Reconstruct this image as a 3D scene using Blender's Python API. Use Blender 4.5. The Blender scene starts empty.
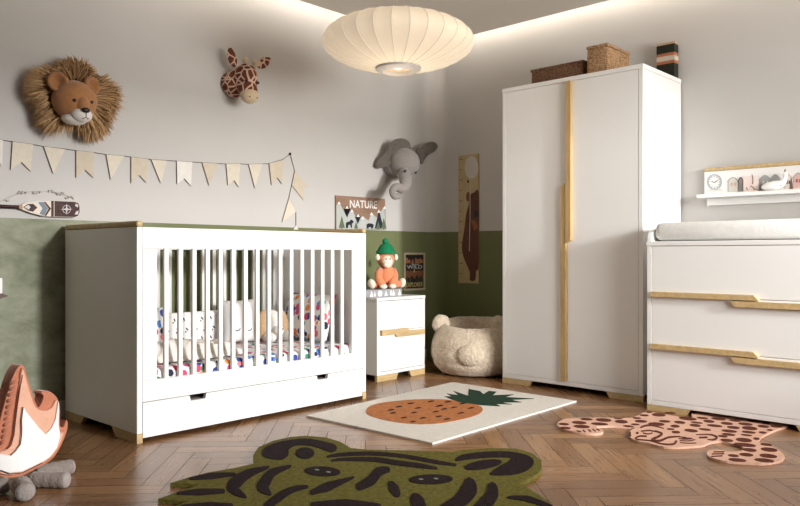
import bpy, bmesh, math, random
from mathutils import Vector, Matrix, noise
from mathutils.geometry import tessellate_polygon
random.seed(7)
PI = math.pi
scene = bpy.context.scene
COL = scene.collection
# ---------------------------------------------------------------- camera
FPX, HOR, PCX = 741.0, 254.5, 400.0
CAM = Vector((-4.458, -3.785, 0.82))
AX = math.atan2(690, 741.0)
RIGHT = Vector((math.sin(AX), -math.cos(AX), 0))
FWD = Vector((math.cos(AX), math.sin(AX), 0))
cam = bpy.data.cameras.new('camera')
cam.sensor_width = 36.0
cam.lens = 36.0 * FPX / 800
cam.shift_y = (HOR - 253.0) / 800
cam.clip_start = 0.05
camo = bpy.data.objects.new('camera', cam)
COL.objects.link(camo)
camo.location = CAM
camo.rotation_euler = (PI / 2, 0, math.atan2(FWD.y, FWD.x) - PI / 2)
scene.camera = camo
# ---------------------------------------------------------------- light
sv = scene.view_settings
scene.display_settings.display_device = 'sRGB'
sv.view_transform = 'Standard'
sv.look = 'None'
sv.exposure = 0.0
sv.gamma = 1.0
sv.use_curve_mapping = False
wd = bpy.data.worlds.new('world')
scene.world = wd
wd.use_nodes = True
wd.node_tree.nodes['Background'].inputs[0].default_value = (0.75, 0.82, 0.95, 1)
wd.node_tree.nodes['Background'].inputs[1].default_value = 0.6


def area(name, loc, target, sx, sy, power, col=(1, 1, 1), spread=180):
    l = bpy.data.lights.new(name, 'AREA')
    l.shape = 'RECTANGLE'
    l.size, l.size_y = sx, sy
    l.energy = power
    l.color = col
    l.spread = math.radians(spread)
    o = bpy.data.objects.new(name, l)
    COL.objects.link(o)
    o.location = loc
    o.rotation_euler = (Vector(target) - Vector(loc)).to_track_quat('-Z', 'Y').to_euler()
    return o


CEIL = 2.43
GAP = 0.12
# daylight from behind the camera, then two added fill lights
area('daylight_far', (-1.66, -8.8, 2.30), (-2.0, 0, 0.9), 0.45, 0.5, 580, (0.98, 0.99, 1.0))
area('fill_light_right', (-1.75, -5.12, 1.42), (-0.75, -2.2, 0.6), 1.8, 0.95, 33, (1.0, 0.99, 0.97), 95)  # added fill, narrowed and aimed to brighten the chest side
area('fill_light_upward', (-1.75, -5.12, 1.40), (-2.0, 0.0, 3.3), 1.8, 0.95, 30, (1.0, 0.96, 0.91), 110)  # added fill, aimed up to brighten ceiling and upper walls


def strip_light(name, loc, long_axis, normal, length, power):
    l = bpy.data.lights.new(name, 'AREA'); l.shape = 'RECTANGLE'; l.size = length; l.size_y = 0.02; l.energy = power; l.color = (1.0, 0.90, 0.78)
    o = bpy.data.objects.new(name, l); COL.objects.link(o)
    X = Vector(long_axis); Z = -Vector(normal).normalized(); Y = Z.cross(X)
    o.matrix_world = Matrix.Translation(loc) @ Matrix((X, Y, Z)).transposed().to_4x4()


# cove strips lying on the edge of the dropped ceiling
strip_light('cove_light', (-3.7, -GAP + 0.004, CEIL + 0.085), (1, 0, 0), (0, 0.8, -0.6), 7.0, 13)
strip_light('cove_light', (-GAP + 0.004, -3.0, CEIL + 0.085), (0, 1, 0), (0.8, 0, -0.6), 5.6, 11)


# ---------------------------------------------------------------- helpers
def ray(px, py):
    return RIGHT * ((px - PCX) / FPX) + FWD + Vector((0, 0, (HOR - py) / FPX))


def F(px, py, z=0.0):      # point of a horizontal surface
    d = ray(px, py); t = (z - CAM.z) / d.z
    return CAM + d * t


def W(px, py, y=0.0):      # point of a surface parallel to the left wall
    d = ray(px, py); t = (y - CAM.y) / d.y
    return CAM + d * t


def R(px, py, x=0.0):      # point of a surface parallel to the right wall
    d = ray(px, py); t = (x - CAM.x) / d.x
    return CAM + d * t


def lin(c):
    if isinstance(c, str):
        c = c.lstrip('#'); c = tuple(int(c[i:i + 2], 16) / 255 for i in (0, 2, 4))
        c = tuple(v / 12.92 if v <= 0.04045 else ((v + 0.055) / 1.055) ** 2.4 for v in c)
    return c


MATS = {}


def mat(name, col, rough=0.5, var=0.06, vscale=6.0, bump=0.0, bscale=60.0, spec=0.4, sheen=0.0, stretch=None, metal=0.0, emit=None):
    if name in MATS: return MATS[name]
    m = bpy.data.materials.new(name); m.use_nodes = True
    nt = m.node_tree; N = nt.nodes; L = nt.links
    b = N['Principled BSDF']
    c = lin(col)
    tc = N.new('ShaderNodeTexCoord'); mp = N.new('ShaderNodeMapping')
    L.new(tc.outputs['Object'], mp.inputs[0])
    if stretch: mp.inputs['Scale'].default_value = stretch
    nz = N.new('ShaderNodeTexNoise'); nz.inputs['Scale'].default_value = vscale; nz.inputs['Detail'].default_value = 4
    L.new(mp.outputs[0], nz.inputs['Vector'])
    rp = N.new('ShaderNodeValToRGB')
    rp.color_ramp.elements[0].position = 0.3; rp.color_ramp.elements[1].position = 0.7
    rp.color_ramp.elements[0].color = (*[max(0, v * (1 - var)) for v in c], 1)
    rp.color_ramp.elements[1].color = (*[min(1, v * (1 + var)) for v in c], 1)
    L.new(nz.outputs['Fac'], rp.inputs[0]); L.new(rp.outputs[0], b.inputs['Base Color'])
    b.inputs['Roughness'].default_value = rough
    b.inputs['Specular IOR Level'].default_value = spec
    b.inputs['Metallic'].default_value = metal
    if sheen: b.inputs['Sheen Weight'].default_value = sheen
    if bump:
        n2 = N.new('ShaderNodeTexNoise'); n2.inputs['Scale'].default_value = bscale; n2.inputs['Detail'].default_value = 3
        L.new(mp.outputs[0], n2.inputs['Vector'])
        bp = N.new('ShaderNodeBump'); bp.inputs['Strength'].default_value = bump; bp.inputs['Distance'].default_value = 0.01
        L.new(n2.outputs['Fac'], bp.inputs['Height']); L.new(bp.outputs[0], b.inputs['Normal'])
    if emit:
        b.inputs['Emission Color'].default_value = (*lin(emit[0]), 1); b.inputs['Emission Strength'].default_value = emit[1]
    MATS[name] = m
    return m


def bm_new(): return bmesh.new()


def _setmi(bm, n0, mi):
    if mi:
        for f in bm.faces:
            if f not in n0: f.material_index = mi


def box(bm, x0, x1, y0, y1, z0, z1, bev=0.0, mi=0, seg=2):
    n0 = set(bm.faces) if mi else None
    x0, x1 = min(x0, x1), max(x0, x1); y0, y1 = min(y0, y1), max(y0, y1); z0, z1 = min(z0, z1), max(z0, z1)
    vs = [bm.verts.new((x, y, z)) for x in (x0, x1) for y in (y0, y1) for z in (z0, z1)]
    fs = [bm.faces.new([vs[i] for i in q]) for q in ((0, 1, 3, 2), (4, 6, 7, 5), (0, 4, 5, 1), (2, 3, 7, 6), (0, 2, 6, 4), (1, 5, 7, 3))]
    if bev > 0:
        es = list({e for f in fs for e in f.edges})
        bmesh.ops.bevel(bm, geom=es, offset=min(bev, 0.49 * min(x1 - x0, y1 - y0, z1 - z0)), segments=seg, affect='EDGES', profile=0.5)
    _setmi(bm, n0, mi)
    return bm


def cap(bm, vs):
    for t in tessellate_polygon([[v.co.copy() for v in vs]]):
        try: bm.faces.new([vs[i] for i in t])
        except ValueError: pass


def prism(bm, pts, vec, mi=0):
    n0 = set(bm.faces) if mi else None
    vec = Vector(vec); pts = [Vector(p) for p in pts]
    nrm = Vector((0, 0, 0))
    for i in range(len(pts)):
        nrm += pts[i].cross(pts[(i + 1) % len(pts)])
    if nrm.dot(vec) > 0: pts = pts[::-1]
    a = [bm.verts.new(p) for p in pts]; b = [bm.verts.new(p + vec) for p in pts]
    cap(bm, a); cap(bm, b)
    n = len(pts)
    for i in range(n):
        j = (i + 1) % n
        bm.faces.new((a[j], a[i], b[i], b[j]))
    _setmi(bm, n0, mi)
    return bm


def tube(bm, path, r, n=8, mi=0, closed=False):
    n0 = set(bm.faces) if mi else None
    path = [Vector(p) for p in path]
    rs = r if isinstance(r, (list, tuple)) else [r] * len(path)
    rings = []
    ref = None
    for i, p in enumerate(path):
        t = (path[min(i + 1, len(path) - 1)] - path[max(i - 1, 0)]).normalized()
        if ref is None:
            ref = t.orthogonal().normalized()
        else:
            ref = (ref - t * ref.dot(t))
            ref = ref.normalized() if ref.length > 1e-6 else t.orthogonal().normalized()
        bn = t.cross(ref)
        rings.append([bm.verts.new(p + (ref * math.cos(2 * PI * k / n) + bn * math.sin(2 * PI * k / n)) * rs[i]) for k in range(n)])
    for i in range(len(rings) - 1):
        for k in range(n):
            bm.faces.new((rings[i][k], rings[i][(k + 1) % n], rings[i + 1][(k + 1) % n], rings[i + 1][k]))
    bm.faces.new(rings[0][::-1]); bm.faces.new(rings[-1])
    _setmi(bm, n0, mi)
    return bm


def lathe(bm, prof, c=(0, 0, 0), n=32, mi=0, axis=None):
    n0 = set(bm.faces) if mi else None
    c = Vector(c)
    M = axis if axis is not None else Matrix.Identity(3)
    rings = []
    for r, z in prof:
        if r < 1e-6: rings.append([bm.verts.new(c + M @ Vector((0, 0, z)))])
        else: rings.append([bm.verts.new(c + M @ Vector((r * math.cos(2 * PI * k / n), r * math.sin(2 * PI * k / n), z))) for k in range(n)])
    for i in range(len(rings) - 1):
        a, b = rings[i], rings[i + 1]
        for k in range(n):
            k2 = (k + 1) % n
            if len(a) == 1 and len(b) == 1: continue
            if len(a) == 1: bm.faces.new((a[0], b[k2], b[k]))
            elif len(b) == 1: bm.faces.new((a[k], a[k2], b[0]))
            else: bm.faces.new((a[k], a[k2], b[k2], b[k]))
    _setmi(bm, n0, mi)
    return bm


def frame(f, up=(0, 0, 1), roll=0.0):     # columns: right, up, forward
    f = Vector(f).normalized(); r = f.cross(Vector(up)).normalized() * -1
    r = Vector(up).cross(f).normalized()
    u = f.cross(r).normalized()
    if roll:
        q = Matrix.Rotation(roll, 3, f); r = q @ r; u = q @ u
    return Matrix((r, u, f)).transposed()


def blob(bm, c, rad, M=None, nu=20, nv=14, mi=0, fn=None):
    n0 = set(bm.faces) if mi else None
    c = Vector(c); M = M or Matrix.Identity(3)
    rows = []
    for j in range(nv + 1):
        th = PI * j / nv
        cnt = 1 if j in (0, nv) else nu
        row = []
        for k in range(cnt):
            ph = 2 * PI * k / nu
            p = Vector((math.sin(th) * math.cos(ph), math.sin(th) * math.sin(ph), math.cos(th)))
            q = Vector((p.x * rad[0], p.y * rad[1], p.z * rad[2]))
            if fn: q = fn(p, q)
            row.append(bm.verts.new(c + M @ q))
        rows.append(row)
    for j in range(nv):
        a, b = rows[j], rows[j + 1]
        for k in range(nu):
            k2 = (k + 1) % nu
            if len(a) == 1: bm.faces.new((a[0], b[k], b[k2]))
            elif len(b) == 1: bm.faces.new((a[k], b[0], a[k2]))
            else: bm.faces.new((a[k], b[k], b[k2], a[k2]))
    _setmi(bm, n0, mi)
    return bm


def strip2d(path, wid):   # stroke outline in picture coordinates of the pattern
    path = [Vector((a, b)) for a, b in path]
    wid = wid if isinstance(wid, (list, tuple)) else [wid] * len(path)
    # resample smoothly
    P, Wd = [], []
    n = len(path)
    for i in range(n - 1):
        p0, p1, p2, p3 = path[max(i - 1, 0)], path[i], path[i + 1], path[min(i + 2, n - 1)]
        for s in range(6):
            t = s / 6
            P.append(0.5 * ((2 * p1) + (p2 - p0) * t + (2 * p0 - 5 * p1 + 4 * p2 - p3) * t * t + (3 * p1 - p0 - 3 * p2 + p3) * t ** 3))
            Wd.append(wid[i] * (1 - t) + wid[i + 1] * t)
    P.append(path[-1]); Wd.append(wid[-1])
    Lf, Rt = [], []
    m = len(P)
    for i in range(m):
        t = (P[min(i + 1, m - 1)] - P[max(i - 1, 0)]); t = t.normalized() if t.length else Vector((1, 0))
        nn = Vector((-t.y, t.x)) * Wd[i] / 2
        if i == 0: Lf.append(P[i] - t * Wd[i] * 0.3)
        Lf.append(P[i] + nn); Rt.append(P[i] - nn)
        if i == m - 1: Lf.append(P[i] + t * Wd[i] * 0.3)
    return [(v.x, v.y) for v in Lf + Rt[::-1]]


def ell2d(cx, cy, rx, ry, tilt=0.0, n=20):
    return [(cx + rx * math.cos(a) * math.cos(tilt) - ry * math.sin(a) * math.sin(tilt), cy + rx * math.cos(a) * math.sin(tilt) + ry * math.sin(a) * math.cos(tilt)) for a in [2 * PI * k / n for k in range(n)]]


def smooth2d(pts, k=4):
    out = []; n = len(pts)
    pts = [Vector((a, b)) for a, b in pts]
    for i in range(n):
        p0, p1, p2, p3 = pts[i - 1], pts[i], pts[(i + 1) % n], pts[(i + 2) % n]
        for s in range(k):
            t = s / k
            v = 0.5 * ((2 * p1) + (p2 - p0) * t + (2 * p0 - 5 * p1 + 4 * p2 - p3) * t * t + (3 * p1 - p0 - 3 * p2 + p3) * t ** 3)
            out.append((v.x, v.y))
    return out


def offs(o):
    v = Vector((0, 0, 0))
    while o is not None:
        v += o.location; o = o.parent
    return v


def obj(name, bm, m, parent=None, smooth=False, angle=40, at=None, sub=0):
    """link a mesh given in world coordinates; at = origin for a top-level mesh"""
    off = offs(parent) if parent else Vector(at or (0, 0, 0))
    bmesh.ops.translate(bm, verts=bm.verts, vec=-off)
    bmesh.ops.recalc_face_normals(bm, faces=bm.faces)
    me = bpy.data.meshes.new(name)
    bm.to_mesh(me); bm.free()
    for mm in (m if isinstance(m, (list, tuple)) else [m]): me.materials.append(mm)
    if smooth:
        me.shade_smooth()
        if angle < 180: me.set_sharp_from_angle(angle=math.radians(angle))
    o = bpy.data.objects.new(name, me)
    COL.objects.link(o)
    if parent: o.parent = parent
    else: o.location = off
    if sub:
        md = o.modifiers.new('smooth', 'SUBSURF'); md.levels = sub; md.render_levels = sub
    return o


def tag(o, label, cat, group=None):
    o['label'] = label; o['category'] = cat
    if group: o['group'] = group
    return o


def thing(name, label, cat, loc, group=None):
    o = bpy.data.objects.new(name, None); COL.objects.link(o)
    o.empty_display_size = 0.05
    o.location = loc
    return tag(o, label, cat, group)


def struct(name, bm, m, **k):
    o = obj(name, bm, m, **k); o['kind'] = 'structure'
    return o


def text_bm(bm, s, origin, xdir, ydir, size, depth, mi=0, width=None, bold=0.0):
    """lettering as raised mesh; origin = lower left"""
    cu = bpy.data.curves.new('lettering', 'FONT'); cu.body = s; cu.size = 1.0; cu.extrude = 0.5; cu.offset = bold
    to = bpy.data.objects.new('lettering', cu); COL.objects.link(to)
    dg = bpy.context.evaluated_depsgraph_get()
    me = bpy.data.meshes.new_from_object(to.evaluated_get(dg))
    bpy.data.objects.remove(to); bpy.data.curves.remove(cu)
    xs = [v.co.x for v in me.vertices]; ys = [v.co.y for v in me.vertices]
    x0, x1, y0, y1 = min(xs), max(xs), min(ys), max(ys)
    o = Vector(origin); X = Vector(xdir).normalized(); Y = Vector(ydir).normalized(); Z = X.cross(Y)
    sc = size / (y1 - y0); sx = (width / (x1 - x0)) if width else sc
    n0 = set(bm.faces) if mi else None
    vs = [bm.verts.new(o + X * (v.co.x - x0) * sx + Y * (v.co.y - y0) * sc + Z * (v.co.z + 0.5) * depth) for v in me.vertices]
    for p in me.polygons:
        try: bm.faces.new([vs[i] for i in p.vertices])
        except ValueError: pass
    _setmi(bm, n0, mi)
    bpy.data.meshes.remove(me)
    return bm


# ---------------------------------------------------------------- materials
M_white = mat('white_lacquer', (0.80, 0.79, 0.77), 0.38, 0.01, 3)
M_oak = mat('light_oak', (0.52, 0.37, 0.18), 0.45, 0.16, 9, 0.06, 30, stretch=(1, 6, 6))
M_oakv = mat('light_oak_upright', (0.48, 0.32, 0.14), 0.45, 0.16, 9, 0.06, 30, stretch=(8, 8, 1))
M_dark = mat('dark_recess', (0.03, 0.022, 0.02), 0.8)
M_wall = mat('warm_white_wall_paint', (0.495, 0.475, 0.45), 0.85, 0.02, 2.5, 0.03, 120, spec=0.2)
M_ceil = mat('ceiling_paint', (0.74, 0.69, 0.63), 0.9, 0.02, 2, spec=0.2)
M_base = mat('baseboard_paint', (0.50, 0.47, 0.43), 0.6, 0.03)
M_black = mat('black_trim', (0.012, 0.01, 0.01), 0.35)
M_cream = mat('cream_cloth', (0.80, 0.76, 0.68), 0.85, 0.04, 30, 0.15, 200)


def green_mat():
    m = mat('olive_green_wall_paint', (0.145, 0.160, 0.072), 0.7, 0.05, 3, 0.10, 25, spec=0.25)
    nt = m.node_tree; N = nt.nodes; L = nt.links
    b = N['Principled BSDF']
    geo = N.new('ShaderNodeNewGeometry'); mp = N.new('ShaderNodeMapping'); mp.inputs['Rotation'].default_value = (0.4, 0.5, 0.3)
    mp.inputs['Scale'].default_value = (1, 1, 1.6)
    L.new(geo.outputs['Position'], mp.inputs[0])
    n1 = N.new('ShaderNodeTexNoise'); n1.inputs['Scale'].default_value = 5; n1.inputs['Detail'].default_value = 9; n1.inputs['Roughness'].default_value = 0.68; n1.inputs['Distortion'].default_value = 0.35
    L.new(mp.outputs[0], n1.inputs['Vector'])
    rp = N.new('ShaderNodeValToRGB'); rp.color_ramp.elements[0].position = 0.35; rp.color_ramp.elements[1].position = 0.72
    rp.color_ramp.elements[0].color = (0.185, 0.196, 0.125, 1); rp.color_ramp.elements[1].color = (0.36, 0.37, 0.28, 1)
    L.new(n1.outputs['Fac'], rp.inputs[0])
    # limewash mottle; the lit patch at the wall's end is painted lighter
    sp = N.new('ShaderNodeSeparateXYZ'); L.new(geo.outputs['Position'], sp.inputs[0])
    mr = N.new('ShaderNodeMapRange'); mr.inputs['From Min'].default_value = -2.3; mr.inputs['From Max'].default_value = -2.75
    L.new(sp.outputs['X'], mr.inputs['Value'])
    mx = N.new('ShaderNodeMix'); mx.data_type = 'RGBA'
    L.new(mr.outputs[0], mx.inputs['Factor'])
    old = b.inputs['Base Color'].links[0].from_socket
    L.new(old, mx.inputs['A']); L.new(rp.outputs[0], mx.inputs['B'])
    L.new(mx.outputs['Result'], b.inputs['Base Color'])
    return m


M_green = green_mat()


def plank_mat():
    m = bpy.data.materials.new('herringbone_parquet'); m.use_nodes = True
    nt = m.node_tree; N = nt.nodes; L = nt.links; b = N['Principled BSDF']
    uv = N.new('ShaderNodeUVMap'); uv.uv_map = 'grain'
    geo = N.new('ShaderNodeNewGeometry')
    mp = N.new('ShaderNodeMapping'); mp.inputs['Scale'].default_value = (2.2, 34, 1)
    L.new(uv.outputs[0], mp.inputs[0])
    nz = N.new('ShaderNodeTexNoise'); nz.noise_dimensions = '3D'; nz.inputs['Scale'].default_value = 1.6; nz.inputs['Detail'].default_value = 6; nz.inputs['Roughness'].default_value = 0.65
    L.new(mp.outputs[0], nz.inputs['Vector'])
    big = N.new('ShaderNodeTexNoise'); big.inputs['Scale'].default_value = 1.4; big.inputs['Detail'].default_value = 3
    L.new(geo.outputs['Position'], big.inputs['Vector'])
    ad = N.new('ShaderNodeMath'); ad.operation = 'MULTIPLY_ADD'; ad.inputs[1].default_value = 0.34
    L.new(geo.outputs['Random Per Island'], ad.inputs[0])
    m2 = N.new('ShaderNodeMath'); m2.operation = 'MULTIPLY'; m2.inputs[1].default_value = 0.78
    L.new(nz.outputs['Fac'], m2.inputs[0]); L.new(m2.outputs[0], ad.inputs[2])
    rp = N.new('ShaderNodeValToRGB'); cr = rp.color_ramp
    cr.elements[0].position = 0.12; cr.elements[0].color = (0.100, 0.042, 0.015, 1)
    cr.elements[1].position = 0.95; cr.elements[1].color = (0.42, 0.225, 0.094, 1)
    e = cr.elements.new(0.55); e.color = (0.235, 0.110, 0.043, 1)
    L.new(ad.outputs[0], rp.inputs[0])
    hs = N.new('ShaderNodeMix'); hs.data_type = 'RGBA'; hs.blend_type = 'MULTIPLY'; hs.inputs['Factor'].default_value = 0.5
    r2 = N.new('ShaderNodeValToRGB'); r2.color_ramp.elements[0].color = (0.6, 0.6, 0.6, 1); r2.color_ramp.elements[0].position = 0.35
    r2.color_ramp.elements[1].position = 0.65
    L.new(big.outputs['Fac'], r2.inputs[0]); L.new(rp.outputs[0], hs.inputs['A']); L.new(r2.outputs[0], hs.inputs['B'])
    L.new(hs.outputs['Result'], b.inputs['Base Color'])
    rr = N.new('ShaderNodeMapRange'); rr.inputs['To Min'].default_value = 0.20; rr.inputs['To Max'].default_value = 0.38
    L.new(nz.outputs['Fac'], rr.inputs['Value']); L.new(rr.outputs[0], b.inputs['Roughness'])
    b.inputs['Specular IOR Level'].default_value = 0.85
    bp = N.new('ShaderNodeBump'); bp.inputs['Strength'].default_value = 0.08; bp.inputs['Distance'].default_value = 0.004
    L.new(nz.outputs['Fac'], bp.inputs['Height']); L.new(bp.outputs[0], b.inputs['Normal'])
    return m


def spot_fabric(name, scale=26, coords='Object'):
    """white cotton with a scattered print of bright shapes"""
    m = bpy.data.materials.new(name); m.use_nodes = True
    nt = m.node_tree; N = nt.nodes; L = nt.links; b = N['Principled BSDF']
    tc = N.new('ShaderNodeTexCoord')
    v = N.new('ShaderNodeTexVoronoi'); v.inputs['Scale'].default_value = scale; v.inputs['Randomness'].default_value = 0.8
    nd = N.new('ShaderNodeTexNoise'); nd.inputs['Scale'].default_value = scale * 1.3
    mxv = N.new('ShaderNodeMix'); mxv.data_type = 'VECTOR'; mxv.inputs['Factor'].default_value = 0.012
    L.new(tc.outputs[coords], nd.inputs['Vector'])
    L.new(tc.outputs[coords], mxv.inputs['A']); L.new(nd.outputs['Color'], mxv.inputs['B'])
    L.new(mxv.outputs['Result'], v.inputs['Vector'])
    lt = N.new('ShaderNodeMath'); lt.operation = 'LESS_THAN'; lt.inputs[1].default_value = 0.50
    L.new(v.outputs['Distance'], lt.inputs[0])
    sp = N.new('ShaderNodeSeparateColor'); L.new(v.outputs['Color'], sp.inputs[0])
    rp = N.new('ShaderNodeValToRGB'); cr = rp.color_ramp; cr.interpolation = 'CONSTANT'
    cols = [(0.70, 0.06, 0.14), (0.85, 0.85, 0.82), (0.02, 0.02, 0.06), (0.80, 0.20, 0.22), (0.03, 0.06, 0.30), (0.85, 0.85, 0.82), (0.85, 0.28, 0.06), (0.03, 0.25, 0.14), (0.65, 0.08, 0.22), (0.10, 0.24, 0.62)]
    cr.elements[0].color = (*cols[0], 1); cr.elements[1].position = 0.1; cr.elements[1].color = (*cols[1], 1)
    for i in range(2, 10):
        e = cr.elements.new(i / 10); e.color = (*cols[i], 1)
    L.new(sp.outputs[0], rp.inputs[0])
    mx = N.new('ShaderNodeMix'); mx.data_type = 'RGBA'
    L.new(lt.outputs[0], mx.inputs['Factor']); mx.inputs['A'].default_value = (0.85, 0.85, 0.83, 1); L.new(rp.outputs[0], mx.inputs['B'])
    L.new(mx.outputs['Result'], b.inputs['Base Color'])
    b.inputs['Roughness'].default_value = 0.85
    return m


def plush(name, col, scale=140, strength=0.6, var=0.14):
    return mat(name, col, 0.95, var, scale * 0.35, strength, scale, spec=0.1, sheen=0.25)


# ================================================================ ROOM
NW_X, S_Y = -7.6, -5.0
# floor: herringbone of real planks on a dark bed
bm = bm_new()
box(bm, NW_X, 0.0, S_Y, 0.0, -0.06, -0.0025)
uvl = bm.loops.layers.uv.new('grain')
PW, PLN = 0.088, 0.44
gapw = 0.0011
def plank(cx, cy, ux, uy):
    # in herringbone frame (s,t); rotate 45 degrees into the room
    hl, hw = PLN / 2 - gapw, PW / 2 - gapw
    vx, vy = -uy, ux
    P = []
    for a, b_ in ((-hl, -hw), (hl, -hw), (hl, hw), (-hl, hw)):
        P.append(((cx + ux * a + vx * b_), (cy + uy * a + vy * b_), a, b_))
    c45 = math.sqrt(0.5)
    Q = [(-3.1 + (s - t) * c45, -3.0 + (s + t) * c45, a, b_) for s, t, a, b_ in P]
    if max(q[0] for q in Q) < NW_X + 0.0 or min(q[0] for q in Q) > 0 or max(q[1] for q in Q) < S_Y or min(q[1] for q in Q) > 0: return
    vs = [bm.verts.new((min(max(q[0], NW_X), 0.05), min(max(q[1], S_Y), 0.05), 0.0)) for q in Q]
    try: f = bm.faces.new(vs)
    except ValueError: return
    f.material_index = 1
    r1, r2 = random.random() * 40, random.random() * 40
    for lp, q in zip(f.loops, Q): lp[uvl].uv = (q[2] + r1, q[3] + r2)
kk = int(round(PLN / PW))
for i in range(-75, 76):
    for j in range(-14, 15):
        # classic herringbone lattice: horizontal plank at (i+? )
        bx_ = i * PW + j * PLN
        by_ = i * PW - j * PLN
        if abs(bx_) > 6.5 or abs(by_) > 6.5: continue
        plank(bx_ + PLN / 2, by_ + PW / 2, 1, 0)
        plank(bx_ + PLN + PW / 2, by_ + PW - PLN / 2 + 0.0, 0, 1)
struct('floor', bm, [mat('plank_joint', (0.022, 0.013, 0.008), 0.8), plank_mat()])

# walls with a rounded corner
def wallband(bm, foot, z0, z1, mi): prism(bm, [(x, y, z0) for x, y in foot], (0, 0, z1 - z0), mi)
arcL = [(-0.12 + 0.12 * math.sin(a), -0.12 + 0.12 * math.cos(a)) for a in [k * PI / 4 / 8 for k in range(9)]]
arcR = [(-0.12 + 0.12 * math.sin(a), -0.12 + 0.12 * math.cos(a)) for a in [PI / 4 + k * PI / 4 / 8 for k in range(9)]]
TOP = 2.66
footL = [(NW_X, 0), (-0.12, 0), (-0.12, 0.1), (NW_X, 0.1)]
footR = [(0, -0.12), (0, S_Y), (0.1, S_Y), (0.1, -0.12)]
footC = arcL + arcR[1:] + [(0.1, -0.12), (0.1, 0.1), (-0.12, 0.1)]
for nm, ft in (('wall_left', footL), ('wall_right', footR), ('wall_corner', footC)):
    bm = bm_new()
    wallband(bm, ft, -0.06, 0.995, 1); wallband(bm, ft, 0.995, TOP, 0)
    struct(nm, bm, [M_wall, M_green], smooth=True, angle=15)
bm = bm_new()
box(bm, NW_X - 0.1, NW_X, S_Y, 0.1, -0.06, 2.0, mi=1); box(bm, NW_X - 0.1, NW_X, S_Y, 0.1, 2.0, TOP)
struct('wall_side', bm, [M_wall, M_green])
bm = bm_new()
# wall behind the camera with two unseen openings, added and sized for the light
def wb(x0, x1, z0, z1): box(bm, x0, x1, S_Y - 0.1, S_Y, z0, z1)
wb(NW_X - 0.1, -4.5, -0.06, TOP); wb(-3.1, -2.7, -0.06, TOP); wb(-0.7, 0.1, -0.06, TOP)
wb(-4.5, -3.1, -0.06, 0.95); wb(-4.5, -3.1, 2.15, TOP); wb(-2.7, -0.7, -0.06, 0.85); wb(-2.7, -0.7, 1.97, TOP)
struct('wall_rear', bm, M_wall)
for n_, (x0, x1, z0, z1) in enumerate(((-4.5, -3.1, 0.95, 2.15), (-2.7, -0.7, 0.85, 1.97)), 1):
    bm = bm_new()
    for a in (x0, x1 - 0.04): box(bm, a, a + 0.04, S_Y - 0.07, S_Y + 0.01, z0, z1)
    box(bm, x0, x1, S_Y - 0.07, S_Y + 0.01, z0, z0 + 0.04); box(bm, x0, x1, S_Y - 0.07, S_Y + 0.01, z1 - 0.04, z1)
    struct('unseen_window_%d' % n_, bm, M_white)
bm = bm_new()
box(bm, NW_X, -GAP, S_Y, -GAP, CEIL, CEIL + 0.07)
box(bm, NW_X - 0.1, 0.1, S_Y - 0.1, 0.1, TOP - 0.02, TOP + 0.06)
struct('ceiling', bm, M_ceil)
bm = bm_new(); box(bm, NW_X, -0.1, -0.012, 0.0, 0, 0.085, 0.003); struct('baseboard_left', bm, M_base)
bm = bm_new(); box(bm, -0.012, 0.0, S_Y, -0.1, 0, 0.085, 0.003); struct('baseboard_right', bm, M_base)

# ================================================================ COT
XL, XR, YF, YB = -2.887, -1.501, -0.767, -0.033
TH = 0.026
crib = thing('baby_cot', 'white slatted baby cot with oak top caps and a drawer along the left wall', 'cot', ((XL + XR) / 2, (YF + YB) / 2, 0))
for s, x0 in ((0, XL), (1, XR - TH)):
    bm = bm_new(); box(bm, x0, x0 + TH, YF, YB, 0.04, 0.94, 0.003); pn = obj('end_panel', bm, M_white, crib)
    bm = bm_new(); box(bm, x0 - 0.002, x0 + TH + 0.002, YF - 0.003, YB, 0.9405, 0.967, 0.009, seg=3); cp = obj('top_cap', bm, M_oak, crib, smooth=True); cp['label'] = 'oak cap on the end panel'
    for a, b_, sgn in ((YF, YF + 0.235, 1), (YB, YB - 0.21, -1)):
        bm = bm_new(); prism(bm, [(x0, a, 0), (x0, b_ - sgn * 0.035, 0), (x0, b_, 0.0395), (x0, a, 0.0395)], (TH, 0, 0)); ft = obj('foot', bm, M_oak, crib); ft['label'] = 'oak foot'
xi0, xi1 = XL + TH + 0.0006, XR - TH - 0.0006
for side, (ya, yb) in enumerate(((YF, YF + 0.022), (YB - 0.022, YB))):
    bm = bm_new(); box(bm, xi0, xi1, ya, yb, 0.846, 0.94, 0.003); obj('top_rail', bm, M_white, crib)
    bm = bm_new(); box(bm, xi0, xi1, ya, yb, 0.176, 0.268, 0.002); obj('bottom_rail', bm, M_white, crib)
    for a, b_ in ((xi0, -2.793), (-1.611, xi1)):
        bm = bm_new(); box(bm, a, b_, ya, yb, 0.2685, 0.8455, 0.0015); obj('stile', bm, M_white, crib)
    for k in range(16):
        xc = -2.7445 + k * 0.0710
        bm = bm_new(); box(bm, xc - 0.0115, xc + 0.0115, ya + 0.002, yb - 0.002, 0.266, 0.848, 0.005); obj('bar', bm, M_white, crib, smooth=True)
bm = bm_new(); box(bm, xi0, xi1, YF + 0.024, YB - 0.024, 0.185, 0.2, 0.002); obj('mattress_base', bm, M_white, crib)
dr = None
bm = bm_new()
zt = 0.173; zb = 0.02
pts = [(xi0 + .002, zb), (xi1 - .002, zb), (xi1 - .002, zt)]
for c0, c1 in ((-1.785, -1.867), (-2.542, -2.63)):
    pts += [(c0, zt), (c0 - 0.006, zt - 0.024), (c1 + 0.006, zt - 0.024), (c1, zt)]
pts += [(xi0 + .002, zt)]
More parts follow.
